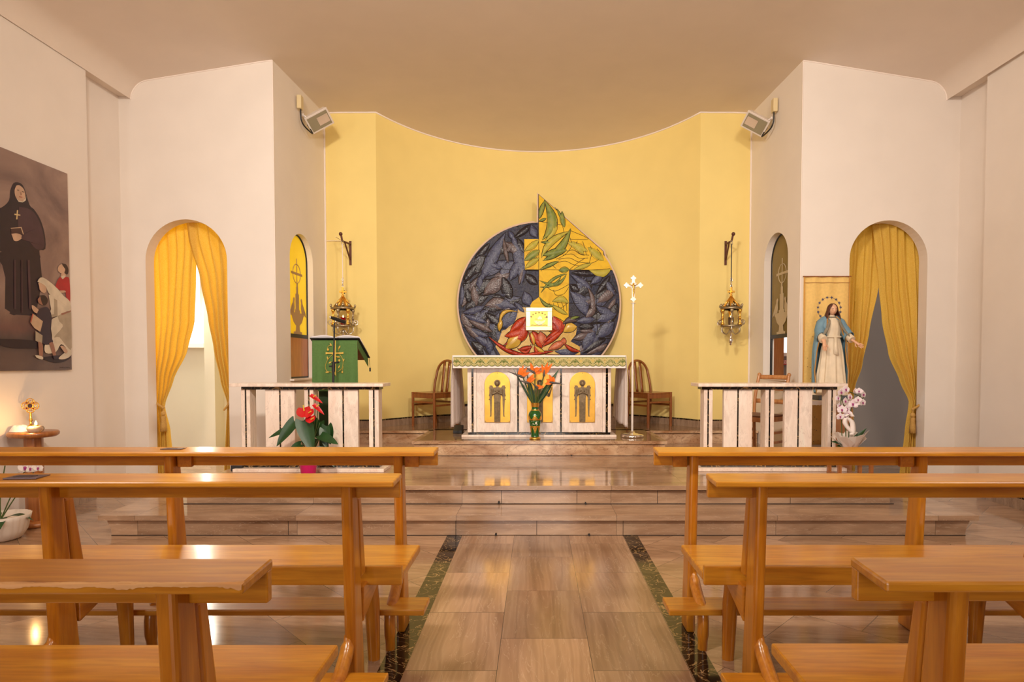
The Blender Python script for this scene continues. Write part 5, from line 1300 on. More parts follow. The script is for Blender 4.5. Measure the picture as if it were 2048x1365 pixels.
# orchids
def orchid_flower(parent, c, r, face, tint):
    f = Vector(face).normalized(); u = f.cross(V((0, 0, 1))).normalized(); w2 = u.cross(f)*-1
    m = MB()
    for a, L_, W_ in ((90, 1, .42), (210, 1, .42), (330, 1, .42), (10, 1.02, .62), (170, 1.02, .62)):
        a = math.radians(a); d_ = u*math.cos(a)+V((0, 0, 1))*math.sin(a)
        blade(m, c, d_+f*.12, r*L_, r*W_, up=f, droop=0, fold=.08, n=6, tipw=.7)
    fl = m.build('orchid_flower', tint, parent, solid=.0012)
    m = MB(); m.ball(c+f*r*.16, r*.2, 8); m.ball(c+f*r*.2-V((0, 0, r*.22)), r*.15, 8); m.build('orchid_lip', pbr('magenta_lip', C(168, 40, 128), .5) if 'lip' not in M else M['lip'], fl)
M['lip'] = pbr('orchid_lip', C(160, 50, 120), .5); M['petal'] = pbr('orchid_petal', C(244, 226, 228), .6, noise=.06, nscale=60, Subsurface_Weight=.1)
YO = 5.40
oc = at(1697, 900, YO)
st = thing('plant_stand', 'small wooden stand under the white orchid right of the balustrade', 'stand', (oc.x, YO+.05, Z1))
m = MB(); m.box(oc.x-.13, oc.x+.17, YO-.14, YO+.09, .52, .545); m.build('stand_top', M['standwood'], st, bevel=.004)
for i in range(3):
    m = MB(); m.box(oc.x-.15+.12*i-.012, oc.x-.15+.12*i+.03, YO-.12, YO+.07, .30-.03*i, .33-.03*i) ; m.build('shelf_slat', M['standwood'], st)
for sx in (-1, 1):
    for yy in (YO-.12, YO+.065):
        m = MB(); m.box(oc.x+sx*.14-.014, oc.x+sx*.14+.014, yy-.014, yy+.014, Z1, .52); m.build('leg', M['standwood'], st)
orc = thing('potted_orchid', 'tall white and purple orchid wrapped in white tissue on the small stand, right', 'potted plant', (oc.x, YO, .546))
m = MB(); m.lathe([(.001, 0), (.055, 0), (.07, .09), (.066, .09), (.055, .02), (.001, .02)], V((oc.x, YO+.0, .546)), 18); m.build('pot', M['blackm'], orc)
m = MB(); c0 = V((oc.x, YO+.0, .55))
for i in range(11):
    a = 2*PI*i/11+.3; r0 = .06; r1 = random.uniform(.11, .15); h_ = random.uniform(.09, .16)
    b1 = c0+V((r0*math.cos(a), r0*math.sin(a), 0)); b2 = c0+V((r0*math.cos(a+.75), r0*math.sin(a+.75), 0))
    t1 = c0+V((r1*math.cos(a-.1), r1*math.sin(a-.1), h_)); t2 = c0+V((r1*.8*math.cos(a+.9), r1*.8*math.sin(a+.9), h_*.6)); t3 = c0+V((r1*1.1*math.cos(a+.4), r1*1.1*math.sin(a+.4), h_*1.15))
    m.add([b1, b2, t2, t3, t1], [(0, 1, 2, 3, 4)])
m.build('tissue_wrap', pbr('white_tissue', C(226, 214, 204), .8), orc, solid=.0012)
for (x, y, X2, Y2_) in ((1700, 893, 1733, 857), (1690, 893, 1662, 884), (1695, 898, 1672, 893)):
    a, b = at(x, y-4, YO), at(X2, Y2_, YO-.02); m = MB(); blade(m, a, b-a, (b-a).length, .026, up=V((0, -.6, 1)), droop=-.0, fold=.2); m.build('strap_leaf', M['leafg'], orc)
sd = []
for pts in ([(1684, 880), (1683, 840), (1682, 800), (1690, 782), (1722, 795)], [(1697, 880), (1700, 830), (1708, 806), (1728, 796)], [(1692, 880), (1690, 845), (1688, 815), (1684, 800)]):
    m = MB(); m.tube(smooth_path([at(x, y, YO) for x, y in pts], 6), .004, 6); m.build('flower_stalk', M['stem'], orc)
flw = [(1691, 780, 9), (1682, 785, 8), (1699, 795, 8), (1710, 783, 7), (1718, 783, 7), (1726, 790, 8), (1725, 806, 8), (1706, 809, 10), (1690, 803, 8), (1684, 820, 9), (1693, 818, 9), (1680, 834, 8), (1697, 828, 7), (1716, 800, 7), (1676, 797, 7), (1690, 833, 7), (1679, 812, 7)]
for x, y, r in flw:
    orchid_flower(orc, at(x, y, YO-.03+random.uniform(-.03, .04)), r*YO/F*1.05, (random.uniform(-.6, .7), -1, random.uniform(-.3, .3)), M['petal'])
m = MB(); r1 = at(1694, 838, YO-.05)
for pts, W in (([(1692, 836), (1690, 846), (1697, 858), (1707, 868)], .022), ([(1694, 836), (1704, 845), (1706, 862), (1704, 870)], .024), ([(1690, 834), (1700, 828), (1706, 834)], .018)):
    P_ = smooth_path([at(x, y, YO-.05) for x, y in pts], 5); rows = [[p+V((-W, 0, .0)), p+V((0, -.012, .003)), p+V((W, 0, 0))] for p in P_]; m.grid(rows)
m.build('white_ribbon', M['linen'], orc, solid=.0015)

# ---------------------------------------------------------------- banner, stand and statue
b0, b1 = at(1607.5, 554, YF-.02), at(1694, 890, YF-.02)
bn = thing('banner', 'gold cloth banner sprinkled with small dots hanging behind the statue', 'banner', ((b0.x+b1.x)/2, YF-.02, b0.z))
rows = []
for i in range(30):
    z = b0.z+(b1.z-b0.z)*i/29; rows.append([V((b0.x+(b1.x-b0.x)*j/36+.0, YF-.022+.007*math.sin(j*.55)*(.3+.7*(i < 8))+.004*math.sin(i*.3), z+.004*math.sin(j*.9)*(i == 0))) for j in range(37)])
m = MB(); m.grid(rows); bc = m.build('banner_cloth', pbr('gold_cloth', C(236, 196, 116), .8, noise=.05, nscale=40), bn, solid=.003)
m = MB(); m.tube([V((b0.x-.012, YF-.03, b0.z+.002)), V((b1.x+.012, YF-.03, b0.z+.002))], .006, 8); m.box(b0.x, b1.x, YF-.034, YF-.032, b0.z-.065, b0.z-.061); m.build('hanging_rod', M['chairwood'], bn)
m = MB()
for x in (b0.x, b1.x-.008): m.box(x, x+.008, YF-.034, YF-.030, b1.z, b0.z)
m.build('border_braid', pbr('orange_braid', C(214, 152, 66), .7), bn)
m = MB(); rg = random.Random(4)
for i in range(120):
    x = b0.x+.03+(b1.x-b0.x-.06)*rg.random(); z = b1.z+.03+(b0.z-b1.z-.5)*rg.random(); m.ball((x, YF-.030, z), .0042, 5)
o = m.build('sewn_dots', pbr('bronze_dots', C(140, 104, 60), .5), bc); o['kind'] = 'stuff'
YS = 6.0
tz = at(1660, 797, YS).z
ps = thing('pedestal_table', 'wooden pedestal table with a white lace cloth under the statue', 'table', (3.03, YS+.1, Z1))
t0, t1 = at(1622, 800, YS-.12).x, at(1716, 800, YS-.12).x
m = MB(); m.box(t0, t1, YS-.14, YS+.26, tz-.05, tz-.022); m.build('table_top', M['standwood'], ps, bevel=.003)
m = MB(); m.box(at(1667, 850, YS).x, at(1703, 850, YS).x, YS-.02, YS+.22, Z1+.03, tz-.05); m.box(at(1655, 930, YS).x, at(1716, 930, YS).x, YS-.10, YS+.26, Z1, Z1+.03); m.build('column', pbr('plain_brown_wood', C(186, 128, 82), .5), ps, bevel=.003)
lcm = MB(); n = 60
lcm.box(t0-.004, t1+.004, YS-.146, YS+.264, tz-.022, tz-.018)
rows = [[V((t0-.006+(t1-t0+.012)*j/n, YS-.148, tz-.018)) for j in range(n+1)], [V((t0-.006+(t1-t0+.012)*j/n, YS-.150, tz-.055-.006*abs(math.sin(j*.8)))) for j in range(n+1)]]
lcm.grid(rows, False)
lo = lcm.build('lace_runner', M['linen']); tag(lo, 'white lace runner under the statue on the pedestal table', 'lace cloth')
# the statue
sx_ = at(1665, 700, YS).x; SB = tz-.018
zt_ = at(1665, 607, YS).z; SH = zt_-SB-.05
stt = thing('marian_statue', 'painted statue of a woman in cream robe and blue mantle under a star ring', 'statue', (sx_, YS+.04, SB))
u = SH/100.0
SX = lambda x: sx_+x*u*.98
O = V((sx_, YS+.04, SB+.05))
def W3(x, y, z): return O+V((x*u, y*u, z*u))
M['robe'] = pbr('cream_robe', C(226, 208, 180), .6, noise=.08, nscale=14); M['mantle'] = pbr('blue_mantle', C(112, 146, 164), .6, noise=.12, nscale=12)
M['lining'] = pbr('grey_lining', C(132, 124, 106), .6, noise=.15, nscale=20); M['skin'] = pbr('painted_skin', C(222, 172, 136), .45); M['hairb'] = pbr('brown_hair', C(84, 44, 30), .55, noise=.25, nscale=60, bump=.3)
m = MB(); m.box(O.x-.16, O.x+.15, O.y-.10, O.y+.12, SB, SB+.05); m.build('statue_base', pbr('slate_base', C(92, 98, 104), .6), stt, bevel=.008)
rows = []
rob = [(0, 18, 13), (3, 17.5, 12.5), (10, 16, 11.5), (25, 14, 10), (40, 12.5, 9), (52, 11, 8), (60, 9, 7), (63.5, 8.2, 6.6), (67, 8.8, 6.8), (73, 10.5, 7.4), (78, 10.5, 7), (82, 8, 5.5), (84.5, 4, 4), (87, 3.3, 3.3)]
for i, (z, rx, ry) in enumerate(rob):
    row = []
    for j in range(72):
        a = 2*PI*j/72; amp = max(0, (60-z)/60)*.11+.02
        f = 1+amp*math.sin(a*11+z*.03)+amp*.5*math.sin(a*19+1-z*.02)
        sway = 1.2*math.sin(z/100*PI)
        row.append(W3(rx*f*math.cos(a)+sway, ry*f*math.sin(a), z))
    rows.append(row)
m = MB(); m.grid(rows, True, True); rb = m.build('robe', M['robe'], stt, sub=1)
m = MB(); pts = [W3(9.2*math.cos(a)+1, 7.6*math.sin(a), 63.5) for a in [2*PI*i/24 for i in range(25)]]; m.tube(pts, .9*u, 6)
m.grid([[W3(-1.2+1, -8.2, 63), W3(2.6, -8.2, 63)], [W3(-1.8+1, -9.6, 52), W3(3.4, -9.8, 50)], [W3(-2.6+1, -10.4, 45), W3(3.6, -10.8, 43)]], True)
m.build('sash', M['robe'], rb, solid=.005)
m = MB(); m.tube([W3(4.4*math.cos(a)+.5, 4.2*math.sin(a), 85) for a in [2*PI*i/16 for i in range(17)]], .8*u, 6); m.build('collar', M['lining'], rb)
# mantle: open at the front, wide over the shoulders
def mantle(sign):
    rows = []
    data = [(86, 6, 5, 40), (82, 12, 8, 34), (76, 15, 9.5, 30), (68, 16.5, 10, 34), (60, 17.5, 10.5, 56), (50, 18.5, 11, 74), (38, 18.8, 12, 76), (26, 19, 12.5, 72), (12, 18.5, 13, 68), (2, 17.5, 13.5, 62)]
    for (z, rx, ry, front) in data:
        row = []
        for j in range(25):
            a = math.radians(95-(95+90-front)*j/24)
            f = 1+.03*math.sin(j*1.3+z*.1)*(1 if z < 60 else .3)
            x = sign*rx*f*math.cos(a); y = ry*f*math.sin(a)
            if z < 55 and j > 18: x += sign*1.6*math.sin(z*.45+j*.3)*(j-18)/6
            row.append(W3(x, y+1, z))
        rows.append(row)
    return rows
for s_ in (-1, 1):
    m = MB(); m.grid(mantle(s_)); mt_ = m.build('mantle', M['mantle'], stt, solid=.006, sub=1)
    R_rows = mantle(s_); m = MB(); m.tube([r[-1] for r in R_rows], .75*u, 6); m.build('gilded_hem', pbr('gilt_hem', C(176, 128, 62), .5), mt_)
    # sleeve over the upper arm, forearm and hand
    m = MB()
    if s_ < 0: P_ = [W3(-8.5, 0, 80), W3(-12.5, -1, 73), W3(-13.5, -5, 65), W3(-13.2, -11, 60)]; wr = W3(-13.2, -13.2, 57); hd = V((-.15, -.45, -1)).normalized()
    else: P_ = [W3(8.5, 0, 80), W3(13, -1, 73), W3(16, -5, 65), W3(18.2, -10, 60)]; wr = W3(20, -12, 58); hd = V((.75, -.35, -.62)).normalized()
    m.tube(smooth_path(P_, 5), [4.4*u]*6+[4.4*u]*5+[4.6*u]*5, 14, sq=.85); sl = m.build('sleeve', M['robe'], stt)
    m = MB(); m.tube(smooth_path([W3(s_*4, .5, 83), W3(s_*9, .4, 80.5)]+P_[1:3]+[P_[2].lerp(P_[3], .35)], 5), [4.6*u]*6+[5.3*u]*5+[5.8*u]*5+[6.2*u]*5, 16, False, sq=.9); m.build('cape', M['mantle'], stt, solid=.005)
    m = MB()
    side = hd.cross(V((0, 1, 0))).normalized(); pn = side.cross(hd).normalized()
    m.tube([P_[-1], wr, wr+hd*2.4*u, wr+hd*5.6*u], [2.6*u, 1.9*u, 2.1*u, 2.3*u], 10, sq=.62)
    for q, L_ in ((-1.65, 4.6), (-.55, 5.4), (.55, 5.1), (1.65, 4.2)):
        b_ = wr+hd*5.2*u+side*q*u; m.tube([b_, b_+hd*L_*.5*u+side*q*.12*u, b_+hd*L_*u+side*q*.2*u-pn*.6*u], [.62*u, .55*u, .35*u], 6)
    sg = -1 if side.x*s_ > 0 else 1; tb_ = wr+hd*1.6*u+side*.9*u*sg; m.tube([tb_, tb_+side*2.2*u*sg+hd*1.5*u, tb_+side*3.0*u*sg+hd*3.7*u], [.75*u, .65*u, .4*u], 6)
    m.build('hand', M['skin'], stt)
# shoulder cape edges in grey lining
m = MB(); m.grid([[W3(-5, -6.0, 84), W3(-3.6, -7.2, 83)], [W3(-9, -9.2, 74), W3(-5.4, -10.2, 74)], [W3(-14, -9.6, 67), W3(-9.5, -10.4, 67)], [W3(-17.5, -9.6, 62), W3(-15, -12.4, 62)]]); m.grid([[W3(6, -6.4, 84), W3(3.6, -7.2, 83)], [W3(9.5, -9.2, 74), W3(6, -9.6, 74)], [W3(15, -9.6, 66), W3(11, -10.4, 66)], [W3(20, -10, 62), W3(18, -13, 61)]]); m.build('mantle_lining', M['lining'], stt, solid=.008, sub=1)
# head
hc = W3(.8, -1.6, 93.2)
m = MB(); rows = []
for i in range(17):
    th = PI*i/16; row = []
    for j in range(28):
        a = 2*PI*j/28; r = 5.2
        x = r*math.sin(th)*math.cos(a)*.86; y = r*math.sin(th)*math.sin(a)*.98; z = r*math.cos(th)*1.22
        if z < 0: x *= 1-.16*(-z/6.3)**1.2; y = y if y > 0 else y*(1-.06*(-z/6.3))
        if y < 0:
            fx = math.exp(-(x/.75)**2)
            y -= 1.25*fx*math.exp(-((z+.7)/1.1)**2)+.55*fx*math.exp(-((z-1)/1.6)**2)      # nose
            y -= .35*math.exp(-(x/1.4)**2)*math.exp(-((z+2.9)/.5)**2)                      # lips
            y -= .4*math.exp(-(x/1.2)**2)*math.exp(-((z+4.6)/.8)**2)                       # chin
            y += .55*(math.exp(-((abs(x)-1.75)/.8)**2))*math.exp(-((z-.7)/.7)**2)          # eye sockets
        v_ = V((x*u, y*u, z*u)); v_.rotate(Matrix.Rotation(.22, 3, 'X')); row.append(hc+v_)
    rows.append(row)
m.grid(rows, True, True); m.tube([W3(.5, 0, 84), W3(.7, -.4, 90)], [2.6*u, 2.4*u], 12); hd_ = m.build('head', M['skin'], stt, sub=1)
def onface(x, z, out=0):
    v_ = V((x*u, -(4.75+out)*u, z*u)); v_.rotate(Matrix.Rotation(.22, 3, 'X')); return hc+v_
for q in (-1, 1):
    m = MB(); m.tube([onface(q*1.1, .55, -.25), onface(q*1.8, .38, -.35), onface(q*2.5, .6, -.75)], [.12*u, .3*u, .1*u], 6); m.build('eyelid', pbr('eye_shade', C(110, 70, 52), .5), hd_)
    m = MB(); m.tube([onface(q*1.0, 1.9, -.05), onface(q*1.9, 2.2, -.35), onface(q*2.9, 1.7, -1.2)], [.16*u, .18*u, .06*u], 5); m.build('eyebrow', M['hairb'], hd_)
m = MB(); m.tube([onface(-1, -2.9, -.1), onface(0, -3.0, .28), onface(1, -2.9, -.1)], [.1*u, .34*u, .1*u], 6); m.build('lips', pbr('lip_red', C(176, 84, 72), .4), hd_)
m = MB(); rows = []
for i in range(14):
    f = i/13; row = []
    for j in range(25):
        op = .30 if i > 5 else (.0, .04, .10, .15, .2, .26)[i]
        a = -PI*(.5-op)+(PI*2-2*PI*op)*j/24          # parted at the front
        if f < .5: th = f*2*PI*.55; r = 5.9; x = r*math.sin(th)*math.cos(a)*.92; y = r*math.sin(th)*math.sin(a)*1.0; z = r*math.cos(th)*1.16
        else:
            g_ = (f-.5)*2; r = 5.8+1.0*math.sin(g_*3)+2.4*g_; x = r*math.cos(a)*.95; y = r*math.sin(a)*.9; z = -1-10.5*g_
        x += .3*math.sin(j*2.1+i*.5); row.append(hc+V((x*u, (y+.3)*u, z*u)))
    rows.append(row)
m.grid(rows); m.build('hair', M['hairb'], hd_, solid=.007, sub=1)
# ring of stars
hr = W3(-3.0+2, 2.5, 94.5); Rr = 12.6*u
m = MB(); m.tube([hr+V((Rr*math.cos(a), 0, Rr*math.sin(a))) for a in [PI*(-.28)+PI*1.56*i/40 for i in range(41)]], .0022, 5)
for q in (-1, 1): m.tube([hr+V((q*Rr*math.cos(PI*.28), 0, -Rr*math.sin(PI*.28))), W3(q*2, 1, 84)], .002, 5)
hl = m.build('star_ring', M['antique'], stt)
for i in range(12):
    a = -PI*.22+PI*1.44*i/11; c_ = hr+V((Rr*math.cos(a), -.006, Rr*math.sin(a))); m = MB()
    m.poly([c_+V(((.0165 if q % 2 == 0 else .007)*math.cos(PI/2+PI*q/6), 0, (.0165 if q % 2 == 0 else .007)*math.sin(PI/2+PI*q/6))) for q in range(12)], (0, 1, 0), .004)
    m.build('star', pbr('dark_star', C(88, 84, 110), .35, .5), hl)

# ---------------------------------------------------------------- painting on the left wall
XP = XL+.010
pc_ = [onx(142, 740, XP), onx(127, 345, XP)]
yR = 5.47; zB, zT = pc_[0].z, onx(127, 345, XP).z; yLft = yR-1.32
pt = thing('canvas_painting', 'large dark painting of a nun in black with children on the left wall', 'painting', (XP-.02, (yR+yLft)/2, zB))
def canvas():
    mm = newmat('painted_clouds'); t = NT(mm)
    n = t.new('ShaderNodeTexNoise', Scale=1.6, Detail=5.0, Distortion=1.0); t.l(t.mapping(), n.inputs['Vector'])
    sep = t.n.new('ShaderNodeSeparateXYZ'); t.l(t.mapping(), sep.inputs[0])
    c = t.ramp(n.outputs['Fac'], [(.3, C(112, 90, 90)), (.5, C(152, 128, 122)), (.7, C(186, 162, 150))])
    g = t.ramp(t.math('ADD', t.math('MULTIPLY', sep.outputs[2], .56), t.math('MULTIPLY', n.outputs['Fac'], .10)), [(.05, C(110, 100, 88)), (.13, C(104, 84, 74)), (.15, C(46, 26, 30)), (.20, C(60, 28, 32)), (.24, C(150, 92, 86)), (.30, C(168, 140, 120)), (.42, C(220, 210, 200)), (1.0, C(235, 225, 210))])
    t.l(t.mix(.75, c, g, 'MULTIPLY'), t.b.inputs['Base Color']); t.b.inputs['Roughness'].default_value = .45; return mm
m = MB(); m.box(XP-.018, XP+.004, yLft, yR, zB, zT); m.build('canvas', canvas(), pt)
PAL = dict(habit=C(44, 30, 38), habit2=C(72, 48, 56), skin=C(196, 160, 134), white=C(206, 192, 170), white2=C(166, 150, 128), red=C(170, 36, 38), brown=C(70, 44, 42), hair=C(50, 32, 30), navy=C(50, 38, 52), book=C(190, 160, 130), gold=C(206, 180, 130), shadow=C(40, 24, 30), face2=C(150, 104, 84), cloud=C(190, 164, 140), redh=C(176, 84, 66))
mats_ = {k_: pbr('paint_'+k_, v_, .5, noise=.12, nscale=12) for k_, v_ in PAL.items()}
lay = [0]
def T_(cx, cy, top): return (cx/5.6867, (280 if top else 520)+cy/5.6875)
def paint(parts, top=True):
    """flat painted shapes on the canvas: (colour, outline points)"""
    out = []
    for col, pts in parts:
        lay[0] += 1; off = .0046+lay[0]*.00025
        P_ = []
        for cx, cy in pts:
            x, y = T_(cx, cy, top); q = onx(max(x, -400), y, XP); q.y = min(q.y, yR-.002); q.z = max(q.z, zB+.002); P_.append(V((XP+off, q.y, q.z)))
        out.append((col, P_))
    return out
def sm(pts, n=4):
    P_ = [V((a, b, 0)) for a, b in pts]; P_ = P_+[P_[0]]; return [(v.x, v.y) for v in smooth_path(P_, n)[:-1]]
groups = [
 ('painted_nun', [('habit', sm([(-300, 1300), (-80, 1365), (200, 1368), (440, 1365), (436, 1260), (510, 1240), (500, 1060), (450, 900), (380, 790), (330, 740), (270, 550), (220, 490), (150, 490), (110, 580), (95, 690), (10, 770), (-160, 830), (-240, 1000), (-240, 1180), (-120, 1240), (20, 1280)], 3))], True),
 ('painted_nun', [('habit', [(-60, -60), (75, -120), (440, -110), (475, 240), (400, 620), (330, 635), (180, 625), (150, 632), (100, 610), (110, 595), (50, 555), (55, 200), (20, 60)])], False),
 ('painted_nun', [('skin', sm([(180, 520), (215, 518), (262, 560), (282, 640), (255, 695), (205, 690), (168, 640), (160, 570)])), ('white', [(180, 668), (205, 690), (250, 700), (282, 665), (290, 640), (285, 690), (250, 712), (205, 705)]), ('habit2', sm([(210, 760), (350, 800), (440, 930), (490, 1100), (490, 1230), (400, 1240), (300, 1120), (200, 1000)])),
    ('gold', [(184, 800), (198, 800), (190, 905), (176, 905)]), ('gold', [(156, 840), (222, 850), (222, 864), (156, 855)]), ('brown', sm([(112, 1000), (235, 992), (262, 1075), (120, 1080)], 1)), ('book', [(112, 1002), (235, 992), (262, 1075), (252, 1077), (228, 1002), (114, 1010)]), ('skin', sm([(120, 1070), (180, 1064), (235, 1085), (238, 1120), (190, 1150), (150, 1145), (135, 1110)])), ('habit2', sm([(240, 1085), (330, 1040), (430, 1020), (480, 1080), (440, 1180), (330, 1160), (240, 1130)])),
    ('hair', [(185, 566), (208, 570), (208, 576), (185, 572)]), ('hair', [(242, 585), (268, 592), (266, 598), (242, 592)]), ('redh', [(208, 642), (245, 650), (240, 657), (208, 649)]), ('face2', [(226, 590), (236, 625), (224, 628)])], True),
 ('painted_shadow', [('shadow', sm([(-20, 900), (200, 905), (410, 930), (500, 1000), (300, 1010), (100, 1000), (-20, 960)])), ('shadow', sm([(470, 1110), (640, 1090), (790, 1100), (740, 1150), (620, 1172), (500, 1140)])), ('habit2', [(150, 0), (165, 0), (170, 560), (150, 560)]), ('habit2', [(300, 0), (325, 0), (345, 560), (320, 560)]), ('habit2', [(230, 0), (240, 0), (245, 600), (232, 600)])], False),
 ('painted_boy', [('red', sm([(680, 190), (740, 195), (778, 230), (785, 490), (740, 420), (730, 370), (640, 330), (620, 300), (650, 220)])), ('skin', sm([(690, 140), (725, 140), (735, 190), (700, 215), (680, 195)])), ('skin', sm([(645, 100), (660, 65), (700, 50), (730, 90), (725, 135), (690, 155), (650, 130)])), ('hair', sm([(690, 40), (740, 55), (765, 110), (755, 165), (720, 150), (728, 110), (700, 65)])), ('white', [(675, 190), (700, 222), (735, 185), (712, 178)]), ('skin', sm([(665, 350), (720, 350), (735, 368), (680, 375)]))], False),
 ('painted_sister', [('white', sm([(540, 400), (620, 380), (720, 420), (800, 540), (800, 1000), (790, 1090), (720, 1130), (650, 1120), (740, 1030), (680, 960), (620, 1050), (505, 1060), (500, 960), (580, 920), (560, 700), (640, 640), (450, 640), (440, 590), (560, 580), (555, 500)], 3)), ('white2', sm([(640, 640), (800, 600), (802, 1000), (740, 980), (660, 880), (600, 880), (700, 760), (660, 700)], 3)), ('skin', sm([(420, 265), (450, 260), (510, 310), (510, 360), (480, 378), (440, 345), (430, 300)])), ('white', sm([(410, 250), (440, 205), (500, 215), (640, 330), (790, 520), (770, 540), (640, 450), (540, 380), (510, 310), (460, 270)], 3)), ('skin', sm([(345, 515), (380, 530), (440, 590), (440, 620), (380, 600), (350, 560)])), ('white2', [(600, 440), (635, 460), (640, 640), (560, 660), (450, 645), (450, 635), (600, 620)]), ('face2', [(680, 610), (790, 575), (792, 590), (684, 632)])], False),
 ('painted_child', [('navy', sm([(430, 560), (520, 540), (570, 640), (560, 850), (585, 940), (480, 960), (420, 820), (400, 640)])), ('face2', sm([(412, 450), (440, 420), (480, 460), (480, 510), (440, 505), (418, 480)])), ('hair', sm([(440, 405), (490, 405), (525, 450), (515, 500), (475, 515), (450, 460)])), ('book', [(325, 710), (360, 615), (470, 700), (440, 820), (375, 780)]), ('redh', [(325, 710), (352, 612), (362, 618), (336, 716)]), ('white2', [(385, 810), (465, 860), (460, 960), (385, 920)]), ('face2', sm([(415, 930), (465, 960), (465, 1100), (430, 1100)])), ('face2', sm([(540, 950), (585, 945), (620, 1100), (590, 1100)])), ('white', sm([(380, 1085), (430, 1090), (470, 1110), (460, 1135), (400, 1115)])), ('navy', sm([(585, 1090), (640, 1090), (645, 1125), (595, 1125)])), ('skin', sm([(665, 985), (700, 980), (750, 1040), (720, 1060)]))], False)]
for nm, parts, topf in groups:
    res = paint(parts, topf); m = MB(); used = []
    for col, P_ in res:
        if col not in used: used.append(col)
        m.m(used.index(col)); m.poly(P_, (-1, 0, 0), .0006)
    m.build(nm, [mats_[c_] for c_ in used], pt)['kind'] = 'stuff'
m = MB()
for i in range(9): p_ = onx((680+i*13)/5.69, 520+(1222+5*math.sin(i*2))/5.69, XP+.006); q_ = onx((688+i*13)/5.69, 520+(1228-7*math.sin(i*3))/5.69, XP+.006); m.tube([p_, q_], .0012, 4)
m.build('signature', M['black'], pt)['kind'] = 'stuff'

# ---------------------------------------------------------------- small stand by the left wall with a reliquary
YT = 4.86; tc = V((at(67, 869, YT).x, YT, 0)); ztp = at(67, 863, YT).z
sd_ = thing('round_side_table', 'round topped wooden stand against the left wall below the painting', 'side table', tc)
m = MB(); m.lathe([(.001, -.045), (.150, -.045), (.168, -.03), (.170, -.012), (.160, 0), (.001, 0)], V((tc.x, YT, ztp)), 36)
m.v = [V((max(v.x, XL+.012), v.y, v.z)) for v in m.v]; m.build('table_top', M['standwood'], sd_)
m = MB(); m.tube([V((tc.x, YT, .03)), V((tc.x, YT, ztp-.045))], .064, 8); m.build('column', M['standwood'], sd_, bevel=.004)
m = MB(); m.lathe([(.001, 0), (.15, 0), (.16, .02), (.15, .04), (.001, .04)], V((tc.x, YT, 0)), 30); m.v = [V((max(v.x, XL+.012), v.y, v.z)) for v in m.v]; m.build('foot', M['standwood'], sd_)
# gilt reliquary
rx = at(62, 855, YT+.02); kk = YT/F
rq = thing('reliquary', 'small gilt quatrefoil reliquary with red stones standing on the round wooden stand', 'reliquary', (rx.x, YT+.02, ztp))
c_ = at(60.5, 812, YT+.02); R1 = 4.6*kk*1.9
m = MB(); m.lathe([(.001, 0), (.052, 0), (.05, .012), (.03, .03), (.012, .05), (.008, .06), (.001, .06)], V((rx.x, YT+.02, ztp)), 20); m.build('foot', M['gold'], rq)
m = MB(); m.tube([V((rx.x, YT+.02, ztp+.05)), c_-V((0, 0, .05))], .0085, 10); m.ball((rx.x, YT+.02, ztp+.09), .014, 10); m.build('stem', M['gold'], rq)
m = MB()
for a in (0, PI/2, PI, 3*PI/2):
    o_ = c_+V((math.cos(a)*.036, 0, math.sin(a)*.028)); ring = [o_+V((.034*math.cos(b), 0, .030*math.sin(b))) for b in [a-PI*.72+PI*1.44*i/16 for i in range(17)]]
    m.tube(ring, .004, 6); m.tube([o_+V((.014*math.cos(b), 0, .014*math.sin(b))) for b in [2*PI*i/10 for i in range(11)]], .0035, 5)
    for e in (-.5, .5): m.tube([c_+V((math.cos(a+e)*.024, 0, math.sin(a+e)*.022)), o_+V((.032*math.cos(a+e*1.5), 0, .028*math.sin(a+e*1.5)))], .0025, 5)
m.tube([c_+V((.024*math.cos(b), -.002, .021*math.sin(b))) for b in [2*PI*i/20 for i in range(21)]], .005, 6); m.build('quatrefoil_frame', M['gold'], rq)
m = MB(); m.poly([c_+V((.021*math.cos(b), 0, .018*math.sin(b))) for b in [2*PI*i/18 for i in range(18)]], (0, -1, 0), .004); m.build('relic_window', pbr('dark_relic', C(56, 34, 50), .2, noise=.5, nscale=60), rq)
for a in (PI/4, 3*PI/4, 5*PI/4, 7*PI/4):
    m = MB(); m.ball(c_+V((.039*math.cos(a), -.005, .032*math.sin(a))), .006, 8); m.build('red_stone', pbr('garnet', C(110, 10, 24), .1), rq)
# crystal lamp with flame
lx_ = at(71, 857, YT-.07)
lp = thing('crystal_candle_holder', 'cut crystal candle holder with a burning flame on the round wooden stand', 'candle holder', (lx_.x, YT-.07, ztp))
m = MB(); m.lathe([(.001, 0), (.034, 0), (.048, .012), (.055, .030), (.047, .046), (.03, .052), (.022, .044), (.001, .03)], V((lx_.x, YT-.07, ztp)), 24, ripple=.07, nr=12); m.build('crystal_bowl', pbr('cut_crystal', C(240, 214, 190), .08, Transmission_Weight=.6, IOR=1.45), lp)
m = MB(); m.lathe([(.001, 0), (.02, .0), (.02, .008), (.001, .008)], V((lx_.x+.004, YT-.07, ztp+.05)), 14); m.build('wick_cap', M['brass'], lp)
fz = ztp+.056
m = MB(); m.lathe([(.001, 0), (.008, .008), (.0075, .018), (.001, .036)], V((lx_.x+.004, YT-.07, fz)), 10); m.build('flame', emis('candle_flame', (1, .6, .22, 1), 35), lp)
pl_ = bpy.data.lights.new('candle_light', 'POINT'); pl_.energy = 2.2; pl_.color = (1, .55, .2); pl_.shadow_soft_size = .012
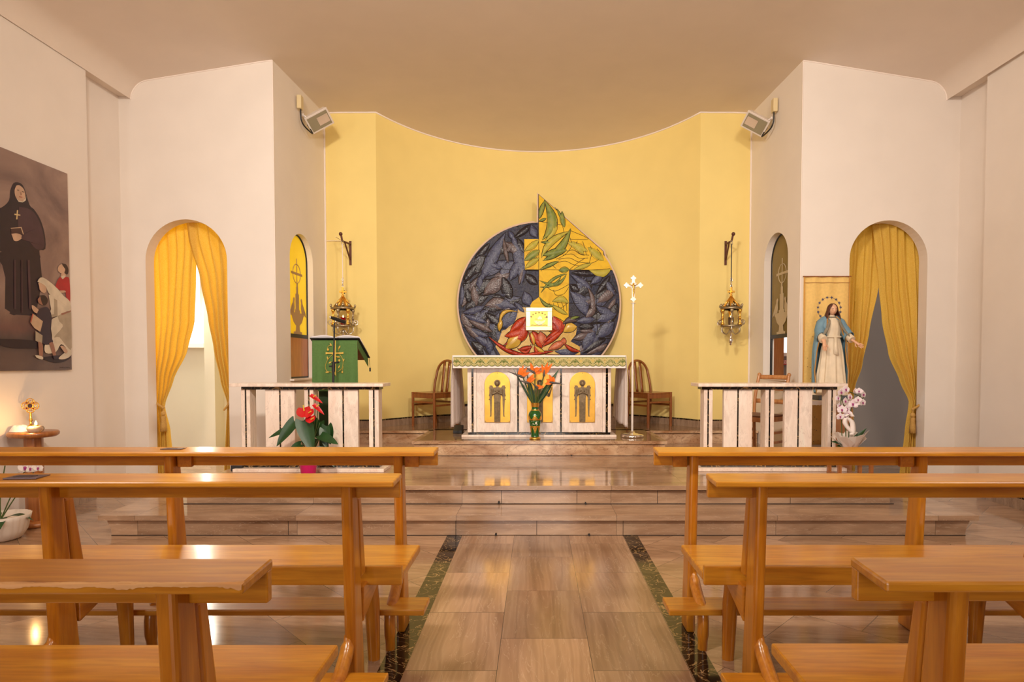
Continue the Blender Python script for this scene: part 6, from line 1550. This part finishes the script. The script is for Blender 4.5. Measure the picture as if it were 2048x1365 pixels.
o = bpy.data.objects.new('candle_light', pl_); COL.objects.link(o); o.location = (lx_.x+.004, YT-.125, fz+.03); o['kind'] = 'helper'
# white cloth draped beside it
m = MB(); cx_ = at(42, 866, YT-.02).x; rows = []
for i in range(9):
    f = i/8; rows.append([V((max(XL+.02, cx_+.075*(1-.55*f)*math.cos(a)), YT-.03+.06*(1-.5*f)*math.sin(a), ztp+.002+.048*math.sin(f*PI/2)+.005*math.sin(a*5)*f)) for a in [2*PI*j/28 for j in range(28)]])
m.grid(rows, True, True); m.add(rows[-1], [list(range(28))]); tag(m.build('folded_cloth', M['linen']), 'small white folded cloth on the round wooden stand behind the candle holder', 'cloth')
# white ribbed planter with orchid on the floor
pcx = at(2, 1050, 4.45).x; PYp = 4.45
pp = thing('potted_orchid', 'white orchid in a wide ribbed white pot on the floor at the left wall', 'potted plant', (pcx, PYp, 0))
m = MB(); m.lathe([(.001, 0), (.10, 0), (.125, .015), (.155, .07), (.172, .15), (.180, .185), (.172, .187), (.165, .16), (.001, .15)], V((pcx, PYp, 0)), 72, ripple=.018, nr=24); m.build('ribbed_pot', pbr('white_ceramic', C(226, 212, 198), .45), pp)
for (dx, dy, L_, W_, a) in ((.05, -.1, .22, .045, -.8), (-.02, -.05, .26, .04, -2.2), (.08, .02, .2, .04, .2), (-.06, .02, .22, .04, 2.6), (.02, -.12, .18, .04, -1.5)):
    m = MB(); blade(m, V((pcx+dx*.4, PYp+dy*.4, .16)), V((math.cos(a), math.sin(a), .5)), L_, W_, droop=.6, fold=.2); m.build('strap_leaf', M['leafg'], pp)
for (tx, ty) in ((54, 935), (74, 936), (10, 932)):
    e_ = at(tx, ty, PYp); m = MB(); m.tube(smooth_path([V((pcx, PYp, .15)), V(((pcx+e_.x)/2-.02, PYp, .33)), e_], 6), .004, 6); m.build('flower_stalk', M['stem'], pp)
for (tx, ty, r) in ((52, 936, 15), (62, 938, 11), (77, 937, 10)):
    orchid_flower(pp, at(tx, ty, PYp-.02), r*PYp/F*1.0, (.1, -1, .1), pbr('white_petal_%d' % tx, C(240, 228, 220), .6))
